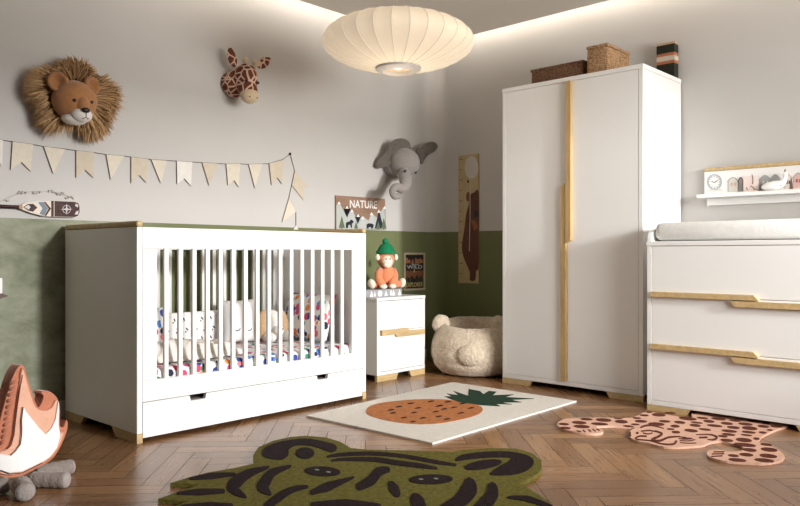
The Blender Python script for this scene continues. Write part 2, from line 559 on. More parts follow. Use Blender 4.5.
prism(bm, [(x, YF + 0.001, z) for x, z in pts], (0, 0.02, 0))
dr = obj('drawer', bm, M_white, crib)
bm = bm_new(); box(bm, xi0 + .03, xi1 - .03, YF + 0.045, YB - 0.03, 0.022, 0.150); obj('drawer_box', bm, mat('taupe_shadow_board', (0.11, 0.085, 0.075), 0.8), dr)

# mattress and what lies in the cot
MT = 0.312
bm = bm_new(); box(bm, xi0 + 0.006, xi1 - 0.006, YF + 0.026, YB - 0.026, 0.2005, MT, 0.03, seg=4)
tag(obj('mattress', bm, spot_fabric('bright_print_cotton_sheet', 27), smooth=True, angle=80, at=(-2.19, -0.4, 0.2)), 'cot mattress in a fitted white sheet with a bright multicolour print', 'mattress')


def cushion(name, c, M, w, h, t, m, label, cat, group=None, sag=0.12, n=18, parent=None):
    """pillow: M columns = width dir, height dir, facing dir"""
    bm = bm_new(); c = Vector(c)
    def P(u, v, s):
        eu = 1 - abs(u) ** 4; ev = 1 - abs(v) ** 4
        th_ = t * (max(eu, 0) * max(ev, 0)) ** 0.45
        pu = u * (1 - sag * 0.5 * (1 - v * v) * abs(u)); pv = v * (1 - sag * 0.5 * (1 - u * u) * abs(v))
        return c + M @ Vector((pu * w / 2, pv * h / 2, s * th_ / 2))
    top = [[bm.verts.new(P(-1 + 2 * i / n, -1 + 2 * j / n, 1)) for j in range(n + 1)] for i in range(n + 1)]
    bot = [[top[i][j] if i in (0, n) or j in (0, n) else bm.verts.new(P(-1 + 2 * i / n, -1 + 2 * j / n, -1)) for j in range(n + 1)] for i in range(n + 1)]
    for i in range(n):
        for j in range(n):
            bm.faces.new((top[i][j], top[i + 1][j], top[i + 1][j + 1], top[i][j + 1]))
            bm.faces.new((bot[i][j], bot[i][j + 1], bot[i + 1][j + 1], bot[i + 1][j]))
    o = obj(name, bm, m, parent, smooth=True, angle=180, at=c)
    if label: tag(o, label, cat, group)
    return o


def cols(a, b, c): return Matrix((Vector(a).normalized(), Vector(b).normalized(), Vector(c).normalized())).transposed()


# printed pillow leaning on the right end panel
hd = Vector((0.17, 0, 0.24)).normalized(); wdv = Vector((-0.05, -1, 0)).normalized()
hd = Vector((0.30, 0.05, 0.83)).normalized()
fd = wdv.cross(hd) * -1
if fd.x > 0: fd = -fd
cushion('printed_pillow', (-1.610, -0.38, MT + 0.140), cols(wdv, hd, fd), 0.46, 0.29, 0.08, spot_fabric('bright_print_pillow_cotton', 23), 'pillow with bright print leaning on the right end panel inside the cot', 'pillow')
cushion('printed_cushion', (-2.695, -0.485, MT + 0.128), cols((1, 0, 0), (0, 0.06, 1), (0, -1, 0.06)), 0.21, 0.25, 0.05, spot_fabric('bright_print_cushion_cotton', 26), 'small printed cushion standing in the left front corner of the cot', 'cushion')
# white padded bumper with little dark sprigs at the back of the cot
M_pad = mat('white_quilted_cotton', (0.80, 0.79, 0.77), 0.9, 0.03, 12, 0.2, 14)
yp = -0.13
pa, pb = W(150, 330, yp), W(236, 330, yp)
bm = bm_new(); box(bm, pa.x, pb.x, yp, yp + 0.04, MT + 0.001, 0.500, 0.018, seg=3)
pad = thing('bumper_pad', 'white padded bumper with small dark sprigs along the back slats of the cot', 'bumper pad', ((pa.x + pb.x) / 2, yp, MT))
for i in range(9):
    for j in range(3):
        cx_ = pa.x + 0.03 + i * 0.057 + (0.02 if j % 2 else 0); cz = MT + 0.04 + j * 0.055
        if cx_ > pb.x - 0.02: continue
        prism(bm, [(a, yp - 0.0008, b_) for a, b_ in ell2d(cx_, cz, 0.004, 0.011, 0.35 + 0.5 * random.random(), 8)], (0, 0.003, 0), 1)
        prism(bm, [(a, yp - 0.0008, b_) for a, b_ in ell2d(cx_ - 0.008, cz - 0.014, 0.004, 0.005, 0, 8)], (0, 0.003, 0), 1)
obj('padding', bm, [M_pad, M_black], pad, smooth=True)
# crumpled muslin blanket
bm = bm_new(); n = 44
grid = []
for i in range(n + 1):
    row = []
    for j in range(n + 1):
        u, v = i / n, j / n
        x = -2.82 + 0.56 * u + 0.02 * math.sin(9 * v); y = -0.700 + 0.165 * v + 0.012 * math.sin(8 * u)
        e = min(1, min(u, 1 - u, v, 1 - v) * 6)
        rid = abs(noise.noise(Vector((x * 9, y * 9, 0.3)))) * 0.10 + abs(noise.noise(Vector((x * 20 + 3, y * 18, 2.3)))) * 0.04
        hgt = 0.010 + e * (0.110 - rid) * (0.55 + 0.45 * math.sin(PI * min(1, v * 1.2))) * (0.75 + 0.25 * math.cos(2.2 * u))
        row.append(bm.verts.new((x, y, MT + 0.002 + max(0.0, hgt))))
    grid.append(row)
for i in range(n):
    for j in range(n): bm.faces.new((grid[i][j], grid[i + 1][j], grid[i + 1][j + 1], grid[i][j + 1]))
bl = obj('blanket', bm, mat('muslin_blanket', (0.74, 0.69, 0.62), 0.95, 0.05, 15, 0.2, 120), smooth=True, angle=180, at=(-2.53, -0.5, MT))
sm = bl.modifiers.new('thickness', 'SOLIDIFY'); sm.thickness = 0.006; sm.offset = 1
tag(bl, 'crumpled pale muslin blanket lying at the left end of the cot mattress', 'blanket')
# cushion with a sleeping face
yc = -0.22; cc = W(240, 322, yc)
cc.x -= 0.01
slp = thing('face_cushion', 'square white cushion with a sleeping face at the middle of the cot', 'cushion', (cc.x, yc, MT))
cushion('pad', (cc.x, yc, MT + 0.126), cols((1, -0.1, 0), (0.02, 0.12, 1), (-0.1, -1, 0.12)), 0.21, 0.25, 0.08, M_pad, None, None, parent=slp)
for px in (237.5, 249):
    bm = bm_new()
    p0 = W(px, 331, yc - 0.052)
    tube(bm, [(p0.x + 0.019 * math.cos(a), p0.y, p0.z + 0.014 - 0.012 * math.sin(a)) for a in [k * PI / 6 for k in range(7)]], 0.0022, 6)
    obj('closed_eye', bm, M_black, slp)
# plush dog with tan ears
yc = -0.27; dc = W(271, 324, yc)
M_plw = plush('white_plush', (0.80, 0.77, 0.72), 120, 0.35, 0.05); M_tan = plush('tan_plush', (0.50, 0.33, 0.19), 120, 0.35, 0.08)
dg = thing('plush_dog', 'white plush dog with tan ears lying beside the printed pillow in the cot', 'soft toy', (dc.x, yc, MT))
bm = bm_new(); blob(bm, (dc.x + 0.02, yc + 0.09, MT + 0.065), (0.09, 0.08, 0.064)); obj('body', bm, M_plw, dg, smooth=True, angle=180)
bm = bm_new(); blob(bm, (dc.x, yc, MT + 0.1), (0.066, 0.07, 0.085)); blob(bm, (dc.x, yc - 0.06, MT + 0.068), (0.04, 0.04, 0.032)); hd_ = obj('head', bm, M_plw, dg, smooth=True, angle=180)
for s in (-1, 1):
    bm = bm_new(); blob(bm, (dc.x + s * 0.074, yc - 0.012, MT + 0.105), (0.040, 0.03, 0.088), Matrix.Rotation(-s * 0.28, 3, 'Y')); e_ = obj('ear', bm, M_tan, dg, smooth=True, angle=180); e_['label'] = 'tan floppy ear'
    bm = bm_new(); blob(bm, (dc.x + s * 0.06, yc - 0.06, MT + 0.032), (0.032, 0.06, 0.03)); obj('paw', bm, M_plw, dg, smooth=True, angle=180)
bm = bm_new(); blob(bm, (dc.x, yc - 0.1, MT + 0.078), (0.013, 0.008, 0.009)); obj('nose', bm, M_black, dg, smooth=True)

# ================================================================ NIGHTSTAND
nx0, nx1, ny0, ny1, nz = -1.078, -0.611, -0.437, -0.013, 0.54
ns = thing('nightstand', 'small white two drawer nightstand with oak handles between cot and beanbag', 'nightstand', ((nx0 + nx1) / 2, (ny0 + ny1) / 2, 0))


def cabinet_shell(root, axis, a0, a1, f, back, zf, ztop, th=0.02):
    """axis 'x': front faces -Y (front plane y=f); axis 'y': front faces -X (front plane x=f)"""
    def bx(name, u0, u1, d0, d1, z0, z1, bev=0.0015):
        bm = bm_new()
        if axis == 'x': box(bm, u0, u1, d0, d1, z0, z1, bev)
        else: box(bm, d0, d1, u0, u1, z0, z1, bev)
        return obj(name, bm, M_white, root)
    bx('top_panel', a0 - 0.003, a1 + 0.003, f - 0.003, back, ztop - th, ztop, 0.003)
    bx('side_panel', a0, a0 + th, f, back, zf, ztop - th - 0.0005)
    bx('side_panel', a1 - th, a1, f, back, zf, ztop - th - 0.0005)
    bx('bottom_panel', a0 + th + 0.0004, a1 - th - 0.0004, f, back - 0.01, zf, zf + th)
    bx('back_panel', a0 + th + 0.0004, a1 - th - 0.0004, back - 0.008, back, zf + th + 0.0005, ztop - th - 0.0005)


cabinet_shell(ns, 'x', nx0, nx1, ny0, ny1, 0.04, nz)
Yn = ny0
for z0, z1, hx0, hx1, hz0, hz1, cutR in ((0.3225, 0.5165, W(380, 336, Yn).x, W(408.5, 336, Yn).x, 0.298, 0.331, True), (0.0635, 0.319, W(393, 336, Yn).x, W(423, 336, Yn).x, 0.278, 0.311, False)):
    bm = bm_new(); box(bm, nx0 + 0.0225, nx1 - 0.0225, Yn + 0.001, ny1 - 0.03, z0, z1, 0.0015); d_ = obj('drawer', bm, M_white, ns)
    bm = bm_new(); k = 0.022
    if cutR: pts = [(hx0, hz0), (hx1, hz0), (hx1 - k, hz1), (hx0, hz1)]
    else: pts = [(hx0 + k, hz0), (hx1, hz0), (hx1, hz1), (hx0, hz1)]
    dy = 0.02 if cutR else 0.018
    prism(bm, [(x, Yn - dy, z) for x, z in pts], (0, dy + 0.0005, 0)); h_ = obj('handle', bm, M_oak, d_); h_['label'] = 'flat oak handle'
for a, b_, s in ((nx0, nx0 + 0.20, 1), (nx1, nx1 - 0.16, -1)):
    bm = bm_new(); prism(bm, [(a, Yn, 0), (b_ - s * 0.02, Yn, 0), (b_, Yn, 0.0395), (a, Yn, 0.0395)], (0, 0.022, 0)); obj('foot', bm, M_oak, ns)['label'] = 'oak foot'
    bm = bm_new(); prism(bm, [(a, ny1, 0), (b_ - s * 0.02, ny1, 0), (b_, ny1, 0.0395), (a, ny1, 0.0395)], (0, -0.022, 0)); obj('foot', bm, M_oak, ns)['label'] = 'oak foot'

# ================================================================ WARDROBE
wx, wy0, wy1, wz = -0.535, -1.972, -1.030, 1.880
wr_ = thing('wardrobe', 'tall white two door wardrobe with long oak handle strips against right wall', 'wardrobe', (-0.27, -1.5, 0))
cabinet_shell(wr_, 'y', wy0, wy1, wx, -0.014, 0.034, wz, 0.026)
for ya, yb, hy0, hy1, hz0, hz1, up in ((-1.4970, wy1 - 0.0275, -1.463, -1.4965, 0.0625, 1.248, True), (wy0 + 0.0275, -1.4990, -1.4985, -1.533, 0.885, 1.8515, False)):
    bm = bm_new(); box(bm, wx + 0.001, wx + 0.02, ya, yb, 0.0615, wz - 0.0275, 0.0015); d_ = obj('door', bm, M_white, wr_)
    k = 0.02; dx = 0.024 if not up else 0.02
    if up: pts = [(hy0, hz0), (hy1, hz0), (hy1, hz1), (hy0, hz1 - k)]
    else: pts = [(hy0, hz0), (hy1, hz0 + k), (hy1, hz1), (hy0, hz1)]
    bm = bm_new(); prism(bm, [(wx - dx, y, z) for y, z in pts], (dx + 0.0015, 0, 0)); obj('handle', bm, M_oakv, d_)['label'] = 'long oak handle strip'


def feet_y(root, x_front, x_back, ya, yb, h, la, lb):
    for y, s, l_ in ((ya, 1, la), (yb, -1, lb)):
        for xf, d in ((x_front, 0.022), (x_back, -0.022)):
            bm = bm_new(); prism(bm, [(xf, y, 0), (xf, y + s * (l_ - 0.02), 0), (xf, y + s * l_, h), (xf, y, h)], (d, 0, 0)); obj('foot', bm, M_oak, root)['label'] = 'oak foot'


feet_y(wr_, wx, -0.016, wy0, wy1, 0.0335, 0.222, 0.215)

# baskets on the wardrobe
def wicker(name, c1, c2):
    m = bpy.data.materials.new(name); m.use_nodes = True
    nt = m.node_tree; N = nt.nodes; L = nt.links; b = N['Principled BSDF']
    tc = N.new('ShaderNodeTexCoord'); v = N.new('ShaderNodeTexVoronoi'); v.inputs['Scale'].default_value = 75
    mp = N.new('ShaderNodeMapping'); mp.inputs['Scale'].default_value = (1, 1, 1.6); L.new(tc.outputs['Object'], mp.inputs[0]); L.new(mp.outputs[0], v.inputs['Vector'])
    rp = N.new('ShaderNodeValToRGB'); rp.color_ramp.elements[0].color = (*c2, 1); rp.color_ramp.elements[1].color = (*c1, 1); rp.color_ramp.elements[1].position = 0.75
    L.new(v.outputs['Distance'], rp.inputs[0]); L.new(rp.outputs[0], b.inputs['Base Color'])
    b.inputs['Roughness'].default_value = 0.8
    bp = N.new('ShaderNodeBump'); bp.inputs['Strength'].default_value = 0.8; bp.inputs['Distance'].default_value = 0.006
    L.new(v.outputs['Distance'], bp.inputs['Height']); L.new(bp.outputs[0], b.inputs['Normal'])
    return m


M_wick = wicker('woven_seagrass', (0.26, 0.14, 0.065), (0.56, 0.36, 0.19))
M_wickd = wicker('dark_woven_seagrass', (0.10, 0.045, 0.022), (0.27, 0.14, 0.07))


def basket(name, x0, x1, y0, y1, z0, h, label, m, lid):
    t = thing(name, label, 'basket', ((x0 + x1) / 2, (y0 + y1) / 2, z0), 'baskets on the wardrobe')
    bm = bm_new(); w = 0.012
    zt_ = z0 + h
    box(bm, x0, x1, y0, y1, z0, z0 + 0.012, 0.004)
    box(bm, x0, x0 + w, y0, y1, z0, zt_, 0.005); box(bm, x1 - w, x1, y0, y1, z0, zt_, 0.005)
    box(bm, x0 + w * .8, x1 - w * .8, y0, y0 + w, z0, zt_, 0.005); box(bm, x0 + w * .8, x1 - w * .8, y1 - w, y1, z0, zt_, 0.005)
    obj('woven_body', bm, m, t, smooth=True)
    bm = bm_new()
    if lid: box(bm, x0 - 0.005, x1 + 0.005, y0 - 0.005, y1 + 0.005, zt_ + 0.0005, zt_ + 0.02, 0.007); obj('lid', bm, m, t, smooth=True)
    else:
        e = [(x0, y0), (x1, y0), (x1, y1), (x0, y1), (x0, y0)]
        for (xa, ya), (xb, yb) in zip(e, e[1:]): tube(bm, [(xa, ya, zt_), (xb, yb, zt_)], 0.009, 8)
        obj('rim', bm, m, t, smooth=True)


basket('storage_basket', -0.43, -0.20, -1.545, -1.179, wz + 0.0005, 0.107, 'long low dark woven basket on the wardrobe, the farther of two', M_wickd, False)
basket('storage_basket', -0.465, -0.180, -1.722, -1.590, wz + 0.0005, 0.158, 'taller pale woven lidded basket on the wardrobe, the nearer of two', M_wick, True)
# striped block on the wardrobe
st = thing('storage_tin', 'black tin with orange and beige stripes at the wardrobe back, by the wall', 'tin', (-0.05, -1.9, wz))
bm = bm_new()
zc = [wz + 0.0005, wz + 0.095, wz + 0.113, wz + 0.142, wz + 0.160, wz + 0.211, wz + 0.224]
for i, mi in enumerate((0, 1, 2, 1, 0, 3)):
    box(bm, -0.075, -0.016, -1.957, -1.846, zc[i], zc[i + 1], 0.0, mi)
obj('striped_body', bm, [mat('black_green_enamel', (0.008, 0.012, 0.006), 0.4), mat('rust_orange_enamel', (0.36, 0.13, 0.06), 0.5), mat('beige_enamel', (0.52, 0.46, 0.37), 0.5), mat('tan_rim', (0.5, 0.33, 0.2), 0.5)], st)

# ================================================================ CHEST OF DRAWERS
kx, ky0, ky1, kz = -0.699, -3.015, -2.070, 0.889
ch = thing('chest_of_drawers', 'wide white chest of three drawers with oak handle strips at the right', 'chest of drawers', (-0.35, -2.54, 0))
cabinet_shell(ch, 'y', ky0, ky1, kx, -0.014, 0.030, kz, 0.024)
zz = [(0.605, 0.8635), (0.3335, 0.6025), (0.056, 0.331)]
hspec = {0: [('A', 0.6035)], 1: [('B', 0.6015), ('A', 0.331)], 2: [('B', 0.329)]}
for i, (z0, z1) in enumerate(zz):
    bm = bm_new(); box(bm, kx + 0.001, -0.06, ky0 + 0.0265, ky1 - 0.0265, z0, z1, 0.0015); d_ = obj('drawer', bm, M_white, ch)
    for kind, zh in hspec[i]:
        bm = bm_new(); k = 0.024
        if kind == 'A':
            ya, yb, z_0, z_1 = ky1 - 0.0265, -2.633, zh - 0.004, zh + 0.022
            pts = [(ya, z_0), (yb, z_0), (yb + k, z_1), (ya, z_1)]; dx = 0.022
        else:
            ya, yb, z_0, z_1 = -2.499, ky0 + 0.0265, zh - 0.036, zh - 0.008
            pts = [(ya - k, z_0), (yb, z_0), (yb, z_1), (ya, z_1)]; dx = 0.020
        prism(bm, [(kx - dx, y, z) for y, z in pts], (dx + 0.0015, 0, 0)); obj('handle', bm, M_oak, d_)['label'] = 'long flat oak handle'
feet_y(ch, kx, -0.016, ky0, ky1, 0.0295, 0.228, 0.228)
# changing top rails on the chest
tr = thing('changing_tray', 'white low rail tray around the changing mat on the chest', 'changing tray', (-0.35, -2.54, kz))
for y in (ky1 - 0.019, ky0):
    bm = bm_new()
    pts = [(-0.692, 0.0005), (-0.692, 0.018), (-0.68, 0.042), (-0.655, 0.060), (-0.62, 0.070), (-0.05, 0.070), (-0.03, 0.0005)]
    prism(bm, [(x, y, kz + z) for x, z in pts], (0, 0.019, 0)); obj('side_rail', bm, M_white, tr)
bm = bm_new(); box(bm, -0.05, -0.03, ky0 + 0.0195, ky1 - 0.0195, kz + 0.0005, kz + 0.07, 0.003); obj('back_rail', bm, M_white, tr)
bm = bm_new()
box(bm, -0.675, -0.055, ky0 + 0.025, ky1 - 0.026, kz + 0.004, kz + 0.100, 0.034, seg=5)
tag(obj('changing_mat', bm, mat('white_terry_towelling', (0.80, 0.79, 0.76), 0.95, 0.04, 40, 0.5, 170), smooth=True, angle=80, at=(-0.365, -2.54, kz + 0.004)), 'white towelling changing mat lying on the chest of drawers', 'changing mat')

# ================================================================ RIGHT WALL SHELF
sh = thing('picture_ledge', 'narrow white picture ledge on the wall above the changing mat', 'shelf', (-0.04, -2.55, 1.11))
SY1, SY0 = -2.100, -3.0
bm = bm_new(); box(bm, -0.105, 0.0, SY0, SY1, 1.150, 1.170, 0.002); obj('ledge', bm, M_white, sh)
bm = bm_new(); box(bm, -0.02, 0.0, SY0, SY1 - 0.028, 1.108, 1.1495, 0.002); obj('back_plate', bm, M_white, sh)
pr = thing('house_print', 'long white print of clock and houses with oak batten standing on the ledge', 'print', (-0.03, -2.55, 1.17))
PXX = -0.028
ply = R(704.5, 180, PXX).y
bm = bm_new(); box(bm, PXX, PXX + 0.012, SY0, ply, 1.1705, 1.307, 0.0); obj('panel', bm, mat('print_paper', (0.78, 0.76, 0.74), 0.7, 0.02), pr)
bm = bm_new(); box(bm, PXX - 0.012, PXX + 0.014, SY0, ply - 0.0, 1.3075, 1.329, 0.009, seg=3); obj('batten', bm, M_oak, pr, smooth=True)['label'] = 'oak batten on the top edge'
inks = [mat('blue_grey_ink', (0.36, 0.42, 0.45), 0.7), mat('brown_ink', (0.16, 0.09, 0.06), 0.7), mat('grey_ink', (0.36, 0.36, 0.36), 0.7), mat('pink_ink', (0.62, 0.42, 0.38), 0.7), mat('pale_ink', (0.66, 0.64, 0.58), 0.7), mat('red_ink', (0.42, 0.09, 0.08), 0.7)]
def rp_(pts, x=PXX): return [R(a, b, x) for a, b in pts]
def ink(bm, pts, mi, lift=0.0012): prism(bm, [p + Vector((-lift, 0, 0)) for p in rp_(pts)], (lift + 0.0005, 0, 0), mi)
def stroke(bm, path, w, mi, lift=0.0016): ink(bm, strip2d(path, w), mi, lift)
bm = bm_new()
ring = [(714.5 + 7.2 * math.cos(a), 182 + 7.6 * math.sin(a)) for a in [k * PI / 8 for k in range(17)]]
for r_, w in ((1.0, 0.7), (0.86, 0.35)):
    rg = [(714.5 + (x - 714.5) * r_, 182 + (y - 182) * r_) for x, y in ring]
    for a, b_ in zip(rg, rg[1:]): stroke(bm, [a, b_], w, 0)
for k in range(12):
    a = k * PI / 6; stroke(bm, [(714.5 + 4.6 * math.cos(a), 182 + 4.9 * math.sin(a)), (714.5 + 5.6 * math.cos(a), 182 + 5.9 * math.sin(a))], 0.7, 2)
stroke(bm, [(714.5, 182.5), (717.5, 180.5)], 0.8, 1); stroke(bm, [(714.5, 182.5), (711.5, 181.5)], 0.7, 1)
ink(bm, [(706, 191.8), (708, 189.6), (721, 188.8), (723, 190.8)], 4)
obj('clock_drawing', bm, inks, pr)
def house(x0, x1, yb, yt, rt, wall, line, win=None):
    bm = bm_new()
    xm = (x0 + x1) / 2
    ink(bm, [(x0, yb), (x1, yb - 0.6), (x1, yt), (xm, rt), (x0, yt + 0.4)], wall)
    stroke(bm, [(x0 - 0.6, yt + 1), (xm, rt), (x1 + 0.6, yt + 0.6)], 0.9, line, 0.0022)
    stroke(bm, [(x0, yb), (x0, yt)], 0.7, line, 0.002); stroke(bm, [(x1, yb - 0.5), (x1, yt)], 0.7, line, 0.002)
    if win is not None:
        for a in (0.25, 0.6): ink(bm, [(x0 + (x1 - x0) * a, yt + 5.5), (x0 + (x1 - x0) * (a + 0.22), yt + 5.4), (x0 + (x1 - x0) * (a + 0.22), yt + 2), (x0 + (x1 - x0) * a, yt + 2.1)], win, 0.0024)
    return obj('house_drawing', bm, inks, pr)
house(728.3, 738, 191.8, 180.5, 177.5, 4, 2, 3)
house(738.4, 743, 191.3, 181, 177.5, 2, 1, None)
house(759.8, 770.5, 190.5, 179, 175.3, 2, 2, 4)
house(770.8, 780, 190, 178.5, 174.5, 2, 2, 4)
house(784.8, 791.5, 188.8, 178.5, 174.2, 4, 3, 1)
house(793.5, 803, 188.4, 177, 173, 3, 2, 5)
bm = bm_new(); ink(bm, [(789.5, 189), (793, 188.8), (791.3, 176.5)], 1, 0.003); obj('tree_drawing', bm, inks, pr)
# pink card and white figurine on the ledge
bm = bm_new(); xk = -0.055
cd = thing('greeting_card', 'pale pink card standing on the picture ledge between drawn houses', 'card', (xk, R(750.5, 190, xk).y, 1.17))
c0, c1 = R(743.3, 190, xk).y, R(758, 190, xk).y
box(bm, xk, xk + 0.003, c0, c1, 1.1705, 1.262); obj('card', bm, mat('pink_card', (0.72, 0.60, 0.55), 0.8, 0.02), cd)
bm = bm_new()
for path in ([(752, 174.5), (753, 180), (752.5, 184)], [(746.5, 187.5), (747.5, 190)], [(750.5, 186), (753, 187.5), (754.5, 190)], [(755, 189), (757, 189.5)]):
    prism(bm, [R(a, b, xk) + Vector((-0.0012, 0, 0)) for a, b in strip2d(path, 0.8)], (0.0015, 0, 0))
obj('drawing', bm, inks[1], cd)
xk = -0.075
fg = thing('figurine', 'white swan figurine with a brown beak standing on the picture ledge', 'figurine', (xk, R(777, 189, xk).y, 1.17))
M_por = mat('white_porcelain', (0.82, 0.81, 0.79), 0.35, 0.01)
bm = bm_new()
bc = R(774, 189, xk); bc.z = 1.197
blob(bm, bc, (0.024, 0.066, 0.0265), fn=lambda p, q: Vector((q.x, q.y, q.z + (0.022 * p.y * p.y if p.y < 0 else -0.004 * p.y))))
nk = [(780, 185), (783, 181.5), (785.3, 177.5), (785.5, 174.5)]
tube(bm, [R(a, b, xk) for a, b in nk], [0.022, 0.015, 0.011, 0.011], 10)
blob(bm, R(785.3, 173.8, xk), (0.011, 0.013, 0.012))
obj('body', bm, M_por, fg, smooth=True, angle=180)
bm = bm_new(); tube(bm, [R(784.6, 173, xk), R(785.2, 168.8, xk)], [0.007, 0.0015], 8); obj('beak', bm, inks[1], fg, smooth=True)['label'] = 'brown beak'

# ================================================================ HEIGHT CHART
M_chart = mat('pale_ply', (0.44, 0.34, 0.19), 0.6, 0.08, 8, stretch=(1, 6, 1))
hc = thing('height_chart', 'wooden bear height chart with a white balloon on the right wall', 'height chart', (-0.005, -0.347, 0.6))
bm = bm_new(); box(bm, -0.008, -0.0005, -0.444, -0.251, 0.602, 1.575, 0.001); obj('board', bm, M_chart, hc)
HX = -0.008
def hp(bm, pts, mi, lift): prism(bm, [R(a, b, HX) + Vector((-lift, 0, 0)) for a, b in pts], (lift + 0.0004, 0, 0), mi)
hm = [mat('chart_brown', (0.105, 0.036, 0.020), 0.7, 0.15, 20), mat('chart_white', (0.52, 0.49, 0.44), 0.7), M_black, mat('chart_orange', (0.26, 0.09, 0.035), 0.7), mat('chart_rust', (0.19, 0.062, 0.03), 0.7)]
bm = bm_new()
hp(bm, smooth2d([(470.2, 195), (474, 192.6), (478.6, 192), (478.7, 230), (478.6, 267), (476.2, 270.5), (475.2, 280), (470, 280), (469.8, 272), (463.6, 257), (462, 246), (464.2, 230), (466.2, 214), (469, 204)], 3), 0, 0.001)
hp(bm, ell2d(468.4, 196.8, 2.2, 4.8), 4, 0.0016)
hp(bm, ell2d(476.4, 214, 2.1, 3.6), 2, 0.0022); hp(bm, [(471, 219), (476, 221), (478.4, 228), (474, 231)], 3, 0.0018)
obj('bear_print', bm, hm, hc)
bm = bm_new(); hp(bm, ell2d(471.6, 167.6, 6.9, 11.3), 1, 0.0012); hp(bm, strip2d([(470.2, 178), (470.2, 215), (469.4, 251)], 0.6), 1, 0.0026); hp(bm, ell2d(468.2, 181.6, 0.9, 1.3), 2, 0.002)
obj('balloon_print', bm, hm, hc)
bm = bm_new()
for k in range(12):
    y = 159 + k * 10.4; hp(bm, [(459.3, y), (461.4 if k % 2 else 462.6, y - 0.1), (461.4 if k % 2 else 462.6, y + 0.6), (459.3, y + 0.7)], 4, 0.001)
obj('scale_marks', bm, hm, hc)

# ================================================================ NATURE SIGN
sg = thing('wall_sign', 'brown wooden sign lettered NATURE with mountains and trees above the cot', 'sign', (-0.79, -0.006, 1.0))
bm = bm_new(); prism(bm, [W(a, b, -0.012) for a, b in ((335.8, 195.3), (385, 198.8), (386, 229.6), (335.8, 229.2))], (0, 0.0115, 0)); obj('board', bm, mat('brown_board', (0.25, 0.15, 0.10), 0.75, 0.2, 6, stretch=(1, 1, 9)), sg)
sm_ = [mat('sign_sage', (0.40, 0.43, 0.39), 0.8), mat('sign_white', (0.75, 0.72, 0.68), 0.8), mat('sign_black', (0.012, 0.014, 0.025), 0.8), mat('sign_green', (0.10, 0.13, 0.075), 0.8), mat('sign_grey', (0.45, 0.45, 0.45), 0.8)]
def sp_(bm, pts, mi, lift):
    q = []
    for a, b in pts: q.append(W(325 + a / 10.11, 185 + b / 10.11, -0.012) + Vector((0, -lift, 0)))
    prism(bm, q, (0, lift + 0.0005, 0), mi)
bm = bm_new()
sp_(bm, [(115, 445), (115, 210), (140, 165), (215, 320), (270, 250), (320, 340), (380, 320), (440, 360), (470, 280), (520, 330), (600, 215), (612, 445)], 0, 0.001)
for a, b_, c, d, h, mi, l in ((190, 240, 255, 240, 330, 2, .002), (300, 320, 360, 322, 395, 2, .002)): sp_(bm, [(a, b_), (c, d), ((a + c) / 2, h)], mi, l)
sp_(bm, [(190, 250), (220, 205), (252, 250), (222, 330)], 2, 0.002)
sp_(bm, [(305, 330), (330, 290), (358, 330), (330, 395)], 2, 0.002)
sp_(bm, [(330, 440), (380, 315), (425, 440)], 4, 0.0024); sp_(bm, [(430, 420), (468, 275), (510, 420)], 4, 0.0022); sp_(bm, [(225, 360), (270, 245), (310, 360)], 4, 0.0022)
sp_(bm, [(500, 440), (545, 255), (590, 440)], 2, 0.0026)
for x, y in ((140, 165), (220, 208), (270, 245), (332, 292), (380, 315), (468, 275), (543, 250), (600, 212)): sp_(bm, [(x - 16, y + 30), (x, y), (x + 16, y + 30)], 1, 0.003)
for x, y, w, h in ((168, 315, 30, 120), (312, 370, 18, 68), (535, 365, 22, 78), (592, 335, 28, 105)):
    sp_(bm, [(x - w, y + h), (x, y), (x + w, y + h)], 3, 0.0034); sp_(bm, [(x - 3, y + h + 8), (x - 3, y + h - 2), (x + 3, y + h - 2), (x + 3, y + h + 8)], 2, 0.0034)
obj('mountain_print', bm, sm_, sg)
bm = bm_new()
sp_(bm, [(210, 435), (210, 385), (225, 372), (245, 372), (255, 352), (268, 350), (285, 368), (280, 385), (268, 390), (270, 432), (260, 432), (254, 402), (232, 405), (228, 435)], 2, 0.0042)
obj('moose_silhouette', bm, sm_[2], sg); bm = bm_new()
sp_(bm, [(418, 440), (418, 400), (435, 388), (465, 388), (478, 395), (490, 402), (486, 418), (478, 440), (466, 440), (462, 425), (440, 425), (436, 440)], 2, 0.0042)
obj('bear_silhouette', bm, sm_[2], sg)
bm = bm_new()
o_ = W(325 + 250 / 10.11, 185 + 229 / 10.11, -0.012); e_ = W(325 + 524 / 10.11, 185 + 240 / 10.11, -0.012); t_ = W(325 + 250 / 10.11, 185 + 150 / 10.11, -0.012)
text_bm(bm, 'NATURE', o_ + Vector((0, 0.0005, 0)), e_ - o_, (0, 0, 1), (t_ - o_).z, 0.0025, width=(e_ - o_).length, bold=0.012)
obj('lettering', bm, sm_[1], sg)

